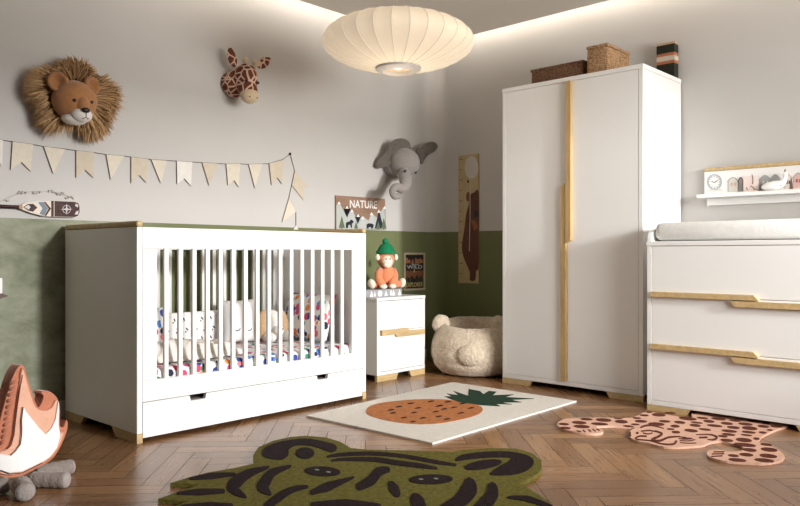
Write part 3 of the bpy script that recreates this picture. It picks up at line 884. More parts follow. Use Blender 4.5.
# ================================================================ POSTER
pz = W(403, 252.6); pq = W(424, 289.8)
po = thing('poster', 'small dark camping poster in a cream frame on the green wall', 'poster', ((pz.x + pq.x) / 2, -0.006, pq.z))
X0, X1, Z0, Z1 = pz.x, pq.x, pq.z, pz.z
bm = bm_new()
for a in ((X0, X0 + 0.016, Z0, Z1), (X1 - 0.016, X1, Z0, Z1), (X0 + 0.0165, X1 - 0.0165, Z0, Z0 + 0.016), (X0 + 0.0165, X1 - 0.0165, Z1 - 0.016, Z1)): box(bm, a[0], a[1], -0.014, -0.0005, a[2], a[3], 0.001)
obj('poster_frame', bm, mat('cream_frame', (0.42, 0.36, 0.24), 0.6), po)
bm = bm_new(); box(bm, X0 + 0.0166, X1 - 0.0166, -0.008, -0.0005, Z0 + 0.0166, Z1 - 0.0166)
wI, hI = X1 - X0, Z1 - Z0
def pp(pts, mi, l=0.001): prism(bm, [(X0 + a * wI, -0.008 - l, Z0 + b * hI) for a, b in pts], (0, l + 0.0004, 0), mi)
pmats = [mat('poster_black', (0.018, 0.012, 0.009), 0.6), mat('poster_rust', (0.20, 0.075, 0.035), 0.6, 0.3, 40), mat('poster_orange', (0.50, 0.21, 0.10), 0.6), mat('poster_yellow', (0.45, 0.36, 0.14), 0.6), mat('poster_white', (0.45, 0.44, 0.42), 0.6), mat('poster_pine', (0.035, 0.045, 0.03), 0.6)]
pp([(0.09, 0.30), (0.20, 0.36), (0.28, 0.32), (0.38, 0.40), (0.50, 0.30), (0.62, 0.41), (0.72, 0.31), (0.80, 0.38), (0.91, 0.30), (0.91, 0.52), (0.09, 0.52)], 1)
for x in (0.16, 0.30, 0.68, 0.84): pp([(x - 0.06, 0.20), (x, 0.42), (x + 0.06, 0.20)], 5, 0.0014)
pp([(0.44, 0.48), (0.54, 0.48), (0.49, 0.57)], 3, 0.0016)
obj('print', bm, pmats, po)
for s, x, z, w, h, mi in (('Be a little', 0.10, 0.72, 0.80, 0.14, 2), ('forest', 0.36, 0.675, 0.34, 0.045, 4), ('WILD', 0.14, 0.575, 0.73, 0.095, 4), ('EXPLORER', 0.10, 0.095, 0.80, 0.12, 3)):
    bm = bm_new(); text_bm(bm, s, (X0 + x * wI, -0.0078, Z0 + z * hI), (1, 0, 0), (0, 0, 1), h * hI, 0.0022, width=w * wI, bold=0.01)
    obj('lettering', bm, pmats[mi], po)

# ================================================================ MONKEY ON LETTER BOX
by0, by1 = -0.375, -0.185
bxa, bxb = W(365.5, 292, by0).x, W(402, 292, by0).x
lb = thing('letter_box', 'flat pale grey box with pastel letters under the plush monkey', 'box', ((bxa + bxb) / 2, (by0 + by1) / 2, nz))
bm = bm_new(); box(bm, bxa, bxb, by0, by1, nz + 0.0005, nz + 0.050, 0.004); obj('box', bm, mat('pale_grey_card', (0.30, 0.29, 0.31), 0.7, 0.02), lb)
pas = [mat('pastel_white', (0.85, 0.84, 0.82), 0.7), mat('pastel_pink', (0.78, 0.62, 0.60), 0.7), mat('pastel_blue', (0.50, 0.62, 0.64), 0.7), mat('pastel_green', (0.68, 0.74, 0.60), 0.7)]
for i, (px, w, mi) in enumerate(((371.5, 2.2, 0), (374.8, 1.5, 1), (380, 3.2, 0), (386, 2.6, 2), (391, 1.6, 1), (393.5, 2.6, 3), (399.5, 2.4, 0))):
    c_ = W(px, 292.3, by0); r_ = w / 2 / 741 * 5.5 * 1.7
    bm = bm_new()
    shp = ell2d(c_.x, nz + 0.024, r_, 0.019, 0, 14) if i % 2 == 0 and i not in (0, 6) else [(c_.x - r_, nz + 0.006), (c_.x + r_, nz + 0.006), (c_.x, nz + 0.045)]
    prism(bm, [(a, by0 - 0.001, b_) for a, b_ in shp], (0, 0.0015, 0)); obj('letter_mark', bm, pas[mi], lb)
ym = -0.285
mz = nz + 0.051
mc = W(386.5, 280, ym)
mk = thing('plush_monkey', 'orange plush monkey in a green bobble hat sitting on the nightstand', 'soft toy', (mc.x, ym, mz))
M_or = plush('coral_orange_plush', (0.72, 0.25, 0.12), 160, 0.5, 0.08); M_crm = plush('cream_plush', (0.82, 0.72, 0.58), 160, 0.4, 0.05); M_hat = mat('green_knit', (0.015, 0.20, 0.085), 0.95, 0.15, 60, 0.7, 150, spec=0.1)
def mp_(px, py, dy=0.0): return W(px, py, ym + dy)
bm = bm_new(); bc = mp_(386.5, 279); blob(bm, (bc.x, ym, mz + 0.085), (0.056, 0.052, 0.088)); obj('body', bm, M_or, mk, smooth=True, angle=180)
hz = mp_(385.8, 259.5)
bm = bm_new(); blob(bm, hz, (0.062, 0.056, 0.060)); hdm = obj('head', bm, M_or, mk, smooth=True, angle=180)
bm = bm_new(); fc = mp_(387, 261.5, -0.03); blob(bm, fc, (0.043, 0.036, 0.043)); blob(bm, mp_(387.2, 264.5, -0.05), (0.032, 0.026, 0.024)); obj('face', bm, M_crm, hdm, smooth=True, angle=180)
for px in (386.2, 390.2):
    bm = bm_new(); blob(bm, mp_(px, 259, -0.066), (0.005, 0.005, 0.006), nu=8, nv=6); obj('eye', bm, M_black, hdm, smooth=True)
for px in (377.7, 395.8):
    bm = bm_new(); blob(bm, mp_(px, 257.3), (0.015, 0.016, 0.022)); obj('ear', bm, M_crm, hdm, smooth=True, angle=180)
bm = bm_new(); hb = mp_(386, 253)
lathe(bm, [(0.062, -0.008), (0.068, 0.000), (0.067, 0.012), (0.058, 0.018), (0.052, 0.034), (0.038, 0.054), (0.018, 0.066), (0.0, 0.07)], hb, 28); lathe(bm, [(0.062, -0.008), (0.0, -0.008)], hb, 28)
hat = obj('hat', bm, M_hat, mk, smooth=True, angle=180); hat['label'] = 'green knitted bobble hat'
bm = bm_new(); blob(bm, mp_(385.5, 241.5), (0.022, 0.022, 0.022)); obj('bobble', bm, M_hat, hat, smooth=True, angle=180)
for s, sx, hx in ((-1, 380, 382.5), (1, 393, 391.5)):
    bm = bm_new(); a = mp_(sx, 270); b_ = mp_(sx - s * -1.2, 279, -0.045); c_ = mp_(hx, 286, -0.07); c_.z = mz + 0.026
    tube(bm, [a, (a + b_) / 2 + Vector((s * 0.008, 0, 0)), b_, c_], [0.024, 0.026, 0.027, 0.024], 12); arm = obj('arm', bm, M_or, mk, smooth=True, angle=180)
    bm = bm_new(); blob(bm, (c_.x, c_.y - 0.008, mz + 0.0165), (0.028, 0.026, 0.0165)); obj('hand', bm, M_crm, arm, smooth=True, angle=180)
for s, fx in ((-1, 371.5), (1, 402)):
    f_ = mp_(fx, 283, -0.02); f_.z = mz + 0.034
    bm = bm_new(); tube(bm, [(mc.x + s * 0.03, ym, mz + 0.028), (mc.x + s * 0.07, ym - 0.015, mz + 0.028), f_ - Vector((s * 0.02, 0, 0.006))], [0.028, 0.027, 0.022], 12); leg = obj('leg', bm, M_or, mk, smooth=True, angle=180)
    bm = bm_new(); blob(bm, f_, (0.022, 0.03, 0.034), Matrix.Rotation(s * 0.3, 3, 'Y')); obj('foot', bm, M_crm, leg, smooth=True, angle=180)

# ================================================================ BEAR BEANBAG
bcx, bcy = -0.342, -0.662
bb = thing('bear_beanbag', 'cream teddy fleece bear beanbag seat on floor in the room corner', 'beanbag', (bcx, bcy, 0))
M_fl = mat('cream_teddy_fleece', (0.60, 0.50, 0.38), 0.98, 0.16, 45, 1.0, 75, spec=0.05, sheen=0.2)
dirB = Vector((-0.84, -0.54, 0)).normalized()      # way the bear looks
bm = bm_new()
prof = [(0.0, 0.0), (0.16, 0.0), (0.235, 0.012), (0.282, 0.06), (0.305, 0.135), (0.298, 0.215), (0.258, 0.285), (0.222, 0.312), (0.185, 0.295), (0.16, 0.23), (0.12, 0.17), (0.0, 0.155)]
pf = []
for i in range(len(prof) - 1):
    for s in range(4):
        t = s / 4; pf.append((prof[i][0] * (1 - t) + prof[i + 1][0] * t, prof[i][1] * (1 - t) + prof[i + 1][1] * t))
pf.append(prof[-1])
lathe(bm, pf, (bcx, bcy, 0), 96)
for v in bm.verts:
    d = Vector((v.co.x - bcx, v.co.y - bcy, 0))
    if v.co.z > 0.12 and d.length > 0.1:
        a = d.normalized().dot(dirB); side = d.normalized().dot(Vector((dirB.y, -dirB.x, 0)))
        v.co.z += (v.co.z - 0.12) * (0.10 + 0.22 * max(0, -a) - 0.02 * max(0, a) + 0.10 * side * side)
    nz_ = noise.noise(v.co * 14) * 0.008 + noise.noise(v.co * 38) * 0.006
    if v.co.z > 0.004: v.co += (Vector((d.x, d.y, 0.12)).normalized()) * nz_
obj('seat', bm, M_fl, bb, smooth=True, angle=180)
def fuzzy(bm, amp=0.005, f=40):
    for v in bm.verts: v.co += Vector((noise.noise(v.co * f), noise.noise(v.co * f + Vector((9, 0, 0))), noise.noise(v.co * f + Vector((0, 7, 0))))) * amp
mzc = Vector((bcx, bcy, 0.160)) + dirB * 0.285
bm = bm_new(); blob(bm, mzc, (0.095, 0.075, 0.045), frame(dirB), 32, 20); fuzzy(bm); obj('muzzle', bm, M_fl, bb, smooth=True, angle=180)
e1 = R(447, 318, -0.55); perp = Vector((dirB.y, -dirB.x, 0))
for s in (-1, 1):
    c_ = Vector((bcx, bcy, 0.340)) + perp * (0.228 if s > 0 else -0.165) + dirB * 0.07
    bm = bm_new(); blob(bm, c_, (0.064, 0.066, 0.036), frame(dirB), 28, 18); fuzzy(bm); obj('ear', bm, M_fl, bb, smooth=True, angle=180)

# ================================================================ LAMP
LD = 3.9
lc = CAM + FWD * LD; lc.x += RIGHT.x * -0.01; lc.y += RIGHT.y * -0.01
LA, LB = 0.398, 0.141
lz = 0.82 + 212.2 * LD / FPX
lamp = thing('pendant_lamp', 'wide cream ribbed saucer pendant lamp hanging from the ceiling', 'pendant lamp', (lc.x, lc.y, CEIL))
bm = bm_new()
NR = 28; per = 6; n = NR * per
rows = []
nv = 22
for j in range(nv + 1):
    t = j / nv
    lo = math.asin(0.115 / LA)
    th_ = 0.10 + (PI - 0.10 - lo) * t
    row = []
    for k in range(n):
        ph = 2 * PI * k / n
        sc = 1 - 0.016 * (math.sin(PI * (k % per) / per) ** 1.0) * math.sin(th_)
        rr = LA * math.sin(th_) ** 1.06 * (1 if k % per == 0 else sc)
        row.append(bm.verts.new((lc.x + rr * math.cos(ph), lc.y + rr * math.sin(ph), lz + LB * math.cos(th_))))
    rows.append(row)
for j in range(nv):
    for k in range(n):
        bm.faces.new((rows[j][k], rows[j][(k + 1) % n], rows[j + 1][(k + 1) % n], rows[j + 1][k]))
M_shade = bpy.data.materials.new('lit_fabric_shade'); M_shade.use_nodes = True
nt = M_shade.node_tree; b = nt.nodes['Principled BSDF']
tcn = nt.nodes.new('ShaderNodeTexCoord'); nzn = nt.nodes.new('ShaderNodeTexNoise'); nzn.inputs['Scale'].default_value = 9
nt.links.new(tcn.outputs['Object'], nzn.inputs['Vector'])
rpn = nt.nodes.new('ShaderNodeValToRGB'); rpn.color_ramp.elements[0].color = (0.50, 0.42, 0.31, 1); rpn.color_ramp.elements[1].color = (0.56, 0.48, 0.36, 1)
nt.links.new(nzn.outputs['Fac'], rpn.inputs[0]); nt.links.new(rpn.outputs[0], b.inputs['Base Color'])
b.inputs['Roughness'].default_value = 0.8
b.inputs['Emission Color'].default_value = (1.0, 0.80, 0.58, 1); b.inputs['Emission Strength'].default_value = 0.47
shade = obj('lamp_shade', bm, M_shade, lamp, smooth=True, angle=50)
for k in range(NR):
    ph = 2 * PI * k / NR; bm = bm_new()
    tube(bm, [(lc.x + LA * 1.003 * math.sin(t) ** 1.06 * math.cos(ph), lc.y + LA * 1.003 * math.sin(t) ** 1.06 * math.sin(ph), lz + LB * 1.003 * math.cos(t)) for t in [0.12 + (PI - 0.12 - 0.32) * i / 16 for i in range(17)]], 0.0022, 6)
    obj('rib', bm, mat('shade_seam', (0.46, 0.42, 0.34), 0.8, emit=((1.0, 0.83, 0.62), 0.36)), shade, smooth=True)
bm = bm_new(); zr = lz - LB * math.cos(math.asin(0.115 / LA)) - 0.004
lathe(bm, [(0.078, 0.004), (0.078, -0.018), (0.086, -0.020), (0.118, -0.006), (0.121, 0.004), (0.114, 0.006), (0.078, 0.004)], (lc.x, lc.y, zr), 48); obj('bottom_ring', bm, mat('grey_metal_ring', (0.42, 0.39, 0.37), 0.45, 0.02), lamp, smooth=True)['label'] = 'grey ring at the bottom opening'
bm = bm_new(); blob(bm, (lc.x, lc.y, zr + 0.055), (0.05, 0.05, 0.06)); obj('bulb', bm, mat('glowing_bulb', (0.9, 0.8, 0.6), 0.4, emit=((1.0, 0.82, 0.55), 1.6)), lamp, smooth=True)
bm = bm_new(); tube(bm, [(lc.x, lc.y, CEIL - 0.02), (lc.x, lc.y, lz + LB - 0.01)], 0.0015, 6); obj('cord', bm, mat('pale_cord', (0.5, 0.46, 0.41), 0.7), lamp)
bm = bm_new(); lathe(bm, [(0, -0.025), (0.045, -0.025), (0.05, -0.001), (0, -0.001)], (lc.x, lc.y, CEIL), 24); obj('ceiling_rose', bm, M_white, lamp, smooth=True)
pl = bpy.data.lights.new('lamp_glow', 'POINT'); pl.energy = 3.5; pl.color = (1.0, 0.88, 0.72); pl.shadow_soft_size = 0.16
plo = bpy.data.objects.new('lamp_glow', pl); COL.objects.link(plo); plo.location = (lc.x, lc.y, zr - 0.19)

# ================================================================ PLUSH HEADS ON THE LEFT WALL
def wallc(px, py, y): return W(px, py, y)
# --- lion
M_lion = plush('lion_tan_plush', (0.34, 0.155, 0.062), 150, 0.25, 0.08)
hc_ = W(74.5, 102, -0.17)
ln = thing('lion_head', 'plush lion head with a shaggy tan mane mounted on the left wall', 'plush head', (hc_.x, -0.01, hc_.z))
Fm = frame((0.04, -1, -0.16), roll=0.05)
def LP(r, u, f): return hc_ + Fm @ Vector((r, u, f))
bm = bm_new()
def sq(p, q):   # squarish cheeks
    return Vector((q.x * (1 + 0.05 * math.sin(2.2 * p.y + 1)), q.y * (0.97 + 0.03 * p.y), q.z))
blob(bm, hc_, (0.100, 0.104, 0.098), Fm, 32, 20, fn=sq)
blob(bm, LP(0, -0.01, 0.066), (0.036, 0.048, 0.052), Fm)
lh = obj('head', bm, M_lion, ln, smooth=True, angle=180)
bm = bm_new(); blob(bm, LP(0, -0.060, 0.075), (0.050, 0.037, 0.047), Fm, 24, 16); blob(bm, LP(-0.012, -0.080, 0.03), (0.06, 0.032, 0.06), Fm); obj('muzzle', bm, plush('white_muzzle_plush', (0.66, 0.60, 0.54), 150, 0.25, 0.04), lh, smooth=True, angle=180)
bm = bm_new(); blob(bm, LP(0, -0.036, 0.118), (0.021, 0.013, 0.013), Fm, 14, 10); obj('nose', bm, M_black, lh, smooth=True)
bm = bm_new(); tube(bm, [LP(0, -0.044, 0.124), LP(0, -0.066, 0.1215)], 0.0022, 6)
tube(bm, [LP(-0.022, -0.073, 0.111), LP(-0.010, -0.076, 0.117), LP(0, -0.066, 0.1215), LP(0.010, -0.076, 0.117), LP(0.022, -0.073, 0.111)], 0.0022, 6); obj('mouth_stitch', bm, M_black, lh, smooth=True)
for s in (-1, 1):
    bm = bm_new(); blob(bm, LP(s * 0.042, 0.006, 0.0885), (0.009, 0.0085, 0.008), Fm, 12, 8); obj('eye', bm, M_black, lh, smooth=True)
    bm = bm_new(); Me = frame(Fm @ Vector((s * 0.35, 0.1, 0.95)), up=Fm @ Vector((0, 1, 0)))
    def cup(p, q):
        if p.z > 0: q = Vector((q.x, q.y, q.z * (1 - 1.6 * max(0, 1 - (p.x * p.x + p.y * p.y) * 1.5))))
        return q
    blob(bm, LP(s * 0.083, 0.086, 0.0), (0.047, 0.047, 0.025), Me, 24, 18, fn=cup); obj('ear', bm, M_lion, lh, smooth=True, angle=180)
# mane of strands
bm = bm_new()
mx_, mzc_ = W(74, 97, -0.07).x, W(74, 97, -0.07).z
rnd = random.Random(3)
def strand(root, tip, r, bendv, mi):
    a = root; m_ = (root + tip) / 2 + bendv
    t = (tip - root).normalized(); o1 = t.orthogonal().normalized(); o2 = t.cross(o1)
    ring = lambda c, rr: [bm.verts.new(c + (o1 * math.cos(k * 2 * PI / 3) + o2 * math.sin(k * 2 * PI / 3)) * rr) for k in range(3)]
    A, B, T = ring(a, r), ring(m_, r * 0.8), bm.verts.new(tip)
    for k in range(3):
        for f_ in ((A[k], A[(k + 1) % 3], B[(k + 1) % 3], B[k]), (B[k], B[(k + 1) % 3], T)):
            f = bm.faces.new(f_); f.material_index = mi
for i in range(5200):
    a = rnd.random() * 2 * PI
    # gap below the chin
    if math.sin(a) < -0.72 and abs(math.cos(a) + 0.12) < 0.42 and rnd.random() < 0.93: continue
    rr0 = 0.075 + 0.08 * rnd.random()
    y0 = -0.02 - 0.085 * rnd.random()
    rad = 0.178 + 0.042 * rnd.random() - (0.025 if math.sin(a) > 0.7 else 0) + 0.02 * math.sin(5 * a)
    rad *= (1.0 + 0.10 * abs(math.cos(a)))
    root = Vector((mx_ + rr0 * math.cos(a), y0, mzc_ + rr0 * math.sin(a)))
    tw = a + (rnd.random() - 0.5) * 0.35 - (0.12 if math.cos(a) > 0 else -0.12) * (1 if math.sin(a) > -0.2 else 0)
    tip = Vector((mx_ + rad * math.cos(tw), y0 + 0.01 - 0.05 * rnd.random(), mzc_ + rad * math.sin(tw) - 0.02 * rnd.random()))
    tip.y = min(tip.y, -0.006); root.y = min(root.y, -0.012)
    bend = Vector((0, -0.035 * rnd.random(), 0))
    strand(root, tip, 0.0026 + 0.0012 * rnd.random(), bend, rnd.choice((0, 0, 1, 1, 2)))
lathe(bm, [(0.0, 0.0), (0.13, 0.0), (0.142, 0.02), (0.12, 0.07), (0.0, 0.09)], (mx_, -0.004, mzc_), 32, mi=3, axis=frame((0, -1, 0)))
obj('mane', bm, [mat('mane_tan', (0.40, 0.24, 0.11), 0.9), mat('mane_gold', (0.55, 0.35, 0.17), 0.9), mat('mane_brown', (0.24, 0.125, 0.055), 0.9), mat('mane_base', (0.16, 0.08, 0.035), 0.95)], ln, smooth=True)['label'] = 'long shaggy tan fur mane'

# --- giraffe
def giraffe_mat():
    m = bpy.data.materials.new('giraffe_patch_plush'); m.use_nodes = True
    nt = m.node_tree; N = nt.nodes; L = nt.links; b = N['Principled BSDF']
    tc = N.new('ShaderNodeTexCoord'); v = N.new('ShaderNodeTexVoronoi'); v.feature = 'DISTANCE_TO_EDGE'; v.inputs['Scale'].default_value = 20
    L.new(tc.outputs['Object'], v.inputs['Vector'])
    rp = N.new('ShaderNodeValToRGB'); rp.color_ramp.elements[0].position = 0.06; rp.color_ramp.elements[1].position = 0.10
    rp.color_ramp.elements[0].color = (0.60, 0.42, 0.32, 1); rp.color_ramp.elements[1].color = (0.135, 0.042, 0.025, 1)
    L.new(v.outputs['Distance'], rp.inputs[0]); L.new(rp.outputs[0], b.inputs['Base Color']); b.inputs['Roughness'].default_value = 0.95; b.inputs['Specular IOR Level'].default_value = 0.1
    return m


M_gir = giraffe_mat(); M_gcr = plush('giraffe_cream_plush', (0.56, 0.43, 0.29), 150, 0.3, 0.05)
gc = W(245.5, 81, -0.13)
gf = thing('giraffe_head', 'plush giraffe head with brown patches mounted on the wall above bunting', 'plush head', (gc.x, -0.01, gc.z))
Fg = frame((-0.02, -1, -0.55), roll=0.0)
def GP(r, u, f): return gc + Fg @ Vector((r, u, f))
bm = bm_new(); blob(bm, GP(0, 0.01, -0.01), (0.068, 0.088, 0.085), Fg, 32, 20); tube(bm, [GP(0, -0.005, 0.0), GP(0, -0.05, 0.075)], [0.066, 0.050], 24)
tube(bm, [(gc.x - 0.012, -0.004, gc.z - 0.01), (gc.x, -0.10, gc.z + 0.01)], [0.078, 0.072], 24)
gh = obj('head', bm, M_gir, gf, smooth=True, angle=180)
bm = bm_new(); blob(bm, GP(0, -0.062, 0.080), (0.057, 0.046, 0.048), Fg, 24, 16); obj('muzzle', bm, M_gcr, gh, smooth=True, angle=180)['label'] = 'plain cream muzzle'
for s in (-1, 1):
    bm = bm_new(); blob(bm, GP(s * 0.026, -0.055, 0.1235), (0.005, 0.004, 0.004), Fg, 8, 6); obj('nostril', bm, M_black, gh, smooth=True)
    bm = bm_new(); blob(bm, GP(s * 0.040, 0.020, 0.068), (0.010, 0.009, 0.009), Fg, 12, 8); obj('eye', bm, M_black, gh, smooth=True)
    hb_ = W(245.5 if s < 0 else 255, 69, -0.12); ht_ = W(245.5 if s < 0 else 255.5, 60.5 if s < 0 else 63, -0.12)
    bm = bm_new(); tube(bm, [hb_, hb_.lerp(ht_, 0.75)], 0.011, 10); blob(bm, ht_, (0.018, 0.018, 0.02)); obj('horn', bm, M_gcr, gf, smooth=True, angle=180)
    ec = W(232 if s < 0 else 264, 57 if s < 0 else 62.5, -0.10)
    ed = Vector((-0.30, 0, 0.95)) if s < 0 else Vector((0.85, 0, 0.62))
    bm = bm_new(); blob(bm, ec, (0.031, 0.060, 0.013), cols(Vector((0, -1, 0)).cross(ed) * -1, ed, (0, -1, 0)), 20, 16, fn=lambda p, q: Vector((q.x * (1 - 0.35 * max(0, p.y)), q.y, q.z))); obj('ear', bm, M_gir, gf, smooth=True, angle=180)

# --- elephant
M_el = plush('grey_elephant_plush', (0.26, 0.235, 0.215), 150, 0.3, 0.06); M_eld = plush('dark_grey_ear_plush', (0.14, 0.122, 0.105), 110, 0.8, 0.12)
ec_ = W(404.3, 163, -0.14)
ef = thing('elephant_head', 'grey plush elephant head with curled trunk mounted on the wall by corner', 'plush head', (ec_.x, -0.01, ec_.z))
bm = bm_new(); Fe = frame((0, -1, -0.1))
blob(bm, ec_, (0.112, 0.108, 0.115), Fe, 32, 20); tube(bm, [(ec_.x, -0.004, ec_.z), (ec_.x, -0.1, ec_.z)], [0.085, 0.10], 24)
tp = [(404, 174, -0.19), (405, 178.5, -0.245), (405.5, 184, -0.275), (402, 188.5, -0.28), (396.5, 187, -0.275), (393, 189.5, -0.27), (392.6, 194, -0.27), (395, 197, -0.27), (398.3, 196.3, -0.27)]
pts = [W(a, b_, y) for a, b_, y in tp]
sp = []; rs_ = [0.050, 0.045, 0.041, 0.035, 0.029, 0.025, 0.022, 0.020, 0.018]; rr = []
for i in range(len(pts) - 1):
    p0, p1, p2, p3 = pts[max(i - 1, 0)], pts[i], pts[i + 1], pts[min(i + 2, len(pts) - 1)]
    for s in range(5):
        t = s / 5; sp.append(0.5 * ((2 * p1) + (p2 - p0) * t + (2 * p0 - 5 * p1 + 4 * p2 - p3) * t * t + (3 * p1 - p0 - 3 * p2 + p3) * t ** 3)); rr.append(rs_[i] * (1 - t) + rs_[i + 1] * t)
sp.append(pts[-1]); rr.append(rs_[-1])
eh = obj('head', bm, M_el, ef, smooth=True, angle=180)
bm = bm_new(); tube(bm, sp, rr, 18); blob(bm, sp[-1], (0.022, 0.022, 0.022)); obj('trunk', bm, M_el, eh, smooth=True, angle=180)
for px, py in ((405, 171), (415.6, 172.3)):
    bm = bm_new(); blob(bm, W(px, py, -0.259 if px < 410 else -0.222), (0.010, 0.010, 0.010), nu=10, nv=8); obj('eye', bm, M_black, eh, smooth=True)
def ear(outline, yo, yi, xi):
    pr_ = smooth2d(outline, 4); bm = bm_new()
    P_ = [W(a, b_, yo + (yi - yo) * min(1, max(0, (a - outline[0][0]) / (xi - outline[0][0])))) for a, b_ in pr_]
    c_ = sum(P_, Vector()) / len(P_)
    fr = []; bk = []
    nrm = Vector((0.0, -1, 0)); rings = []
    for s, dz in ((1.0, 0.0), (0.97, 0.011), (0.86, 0.016), (0.6, 0.006), (0.25, 0.0)):
        rings.append([bm.verts.new(c_ + (p - c_) * s + nrm * dz) for p in P_])
    for s, dz in ((0.95, -0.012), (0.6, -0.014)):
        rings.insert(0, [bm.verts.new(c_ + (p - c_) * s + nrm * dz) for p in P_])
    m_ = len(P_)
    for a, b_ in zip(rings, rings[1:]):
        for k in range(m_): bm.faces.new((a[k], a[(k + 1) % m_], b_[(k + 1) % m_], b_[k]))
    bm.faces.new(rings[0]); bm.faces.new(rings[-1][::-1])
    return obj('ear', bm, M_eld, ef, smooth=True, angle=180)
ear([(375, 165), (378, 159), (385, 152), (389, 144), (396, 139), (404, 138.5), (409.5, 143), (409.5, 151), (404, 157), (398, 159), (392, 162), (386, 167), (378, 167.5)], -0.03, -0.15, 400)
ear([(417, 150.5), (421, 145.5), (428, 142), (434, 142), (437, 146.5), (434, 151.5), (428, 155), (423, 160), (420.5, 164)], -0.13, -0.09, 437)

# ================================================================ BUNTING
WY = -0.0045
bt = thing('bunting_garland', 'cream cloth bunting garland strung across the left wall', 'bunting', (-2.2, -0.01, 1.35))
strp = [(-6, 138), (4, 140.3), (12.4, 141.7), (33, 144.4), (43.5, 146.5), (65, 149), (76, 150.5), (94, 152.5), (106, 154.5), (124, 156), (131, 157), (148, 159), (151, 159.5), (167, 160.5), (176.5, 161), (192, 162), (202, 162.5), (217.5, 163.5), (226, 164), (240, 163.8), (248.5, 164.3), (262.5, 164), (269, 163.5), (283, 159.5), (290.2, 154), (294.7, 170.8), (291.7, 185), (289, 197.5), (296, 211.7), (296, 228)]
bm = bm_new(); tube(bm, [W(a, b_, WY) for a, b_ in strp], 0.0018, 6); obj('string', bm, mat('dark_twine', (0.10, 0.085, 0.075), 0.9), bt)
M_f = [mat('cream_linen', (0.60, 0.54, 0.44), 0.9, 0.05, 30, 0.1, 150), mat('beige_linen', (0.52, 0.45, 0.35), 0.9, 0.05, 30, 0.1, 150), mat('white_linen', (0.66, 0.63, 0.58), 0.9, 0.05, 30, 0.1, 150)]
M_edge_shadow = mat('brown_edge_shadow', (0.16, 0.125, 0.10), 0.9)  # shadow along the flag edges, modelled as thin dark tubes
flags = [([(-10, 137.5), (3, 140), (2, 166), (-4, 158)], 2),
         ([(12.4, 141.7), (33, 144.4), (30.5, 171.3), (21.3, 162), (10.5, 170)], 0), ([(43.5, 146.5), (65, 149.3), (53, 173.5)], 0), ([(76, 150.5), (94, 152.5), (93.3, 177.7), (85, 170), (76, 177.7)], 1),
         ([(106, 154.5), (124, 156), (110.6, 179.6)], 0), ([(131, 157), (148, 159), (146.2, 182.7), (139, 175), (131, 183)], 1), ([(151, 159.5), (167, 160.7), (160.6, 183)], 0),
         ([(176.5, 161), (192, 162), (191, 186), (184, 178.5), (177, 184)], 2), ([(202, 162.5), (217.5, 163.5), (209, 185.6)], 1), ([(226, 164), (240, 163.8), (238.7, 187.2), (234, 180.5), (227.8, 185)], 0),
         ([(248.5, 164.3), (262.5, 164), (254.7, 188)], 0), ([(269, 163.5), (283, 159.8), (282, 184), (277, 177.5), (271.4, 185)], 1),
         ([(294.7, 170.8), (308.3, 187), (303.3, 188.3), (303.3, 199.8), (291.7, 185)], 1), ([(289, 197.5), (296, 211.7), (282, 222)], 0)]
for pts, mi in flags:
    bm = bm_new()
    ymx = min(p[1] for p in pts)
    q = []
    for a, b_ in pts:
        lift = 0.001 * max(0, (b_ - ymx - 3)) / 25
        q.append(W(a, b_, WY - 0.001 - lift))
    prism(bm, q, (0, -0.0016, 0)); fl = obj('flag', bm, M_f[mi], bt)
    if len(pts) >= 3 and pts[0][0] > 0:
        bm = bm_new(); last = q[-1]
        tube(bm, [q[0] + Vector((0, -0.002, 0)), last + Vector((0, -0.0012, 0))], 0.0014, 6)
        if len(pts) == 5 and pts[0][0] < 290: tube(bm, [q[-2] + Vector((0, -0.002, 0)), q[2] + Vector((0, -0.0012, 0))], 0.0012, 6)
        obj('edge_shadow', bm, M_edge_shadow, fl)
bm = bm_new(); blob(bm, W(290.2, 153.8, -0.008), (0.008, 0.008, 0.008), nu=10, nv=8); obj('pin', bm, M_black, bt, smooth=True)
bm = bm_new(); prism(bm, [W(a, b_, WY - 0.004) for a, b_ in ((296, 225.5), (298.4, 229.6), (293.6, 229.6))], (0, 0.006, 0)); obj('end_weight', bm, M_f[2], bt)

# ================================================================ OAR AND TWIG GARLAND
OY = -0.03
om = [mat('oar_maroon', (0.040, 0.011, 0.010), 0.5, 0.5, 60, spec=0.2), mat('oar_cream', (0.62, 0.55, 0.46), 0.55), mat('oar_blue', (0.12, 0.17, 0.22), 0.55), mat('oar_gold', (0.30, 0.17, 0.08), 0.5), mat('oar_white', (0.55, 0.50, 0.47), 0.6)]
oar = thing('canoe_paddle', 'decorative maroon canoe paddle with blue chevrons hung flat on the left wall', 'paddle', (-2.95, -0.02, 1.06))
a_ = W(20, 207, OY)
bm = bm_new(); tube(bm, [(-4.05, -0.02, a_.z - 0.0), (a_.x + 0.03, -0.02, a_.z)], 0.0085, 12); tube(bm, [(-4.11, -0.02, a_.z), (-4.03, -0.02, a_.z)], [0.018, 0.015], 12); obj('shaft', bm, om[0], oar, smooth=True)
bm = bm_new()
out = smooth2d([(19, 205.4), (27, 202.6), (38, 201), (53, 200.8)], 1) + [(75, 201.6), (78.5, 203), (79.8, 206.5), (79.8, 212.5), (78.3, 216), (75, 217.3), (53, 216.8), (43, 216), (31, 212.8), (22, 209.3)]
prism(bm, [W(a, b_, OY) for a, b_ in out], (0, 0.018, 0), 1)
def op(pts, mi, l): prism(bm, [W(a, b_, OY) + Vector((0, -l, 0)) for a, b_ in pts], (0, l + 0.0006, 0), mi)
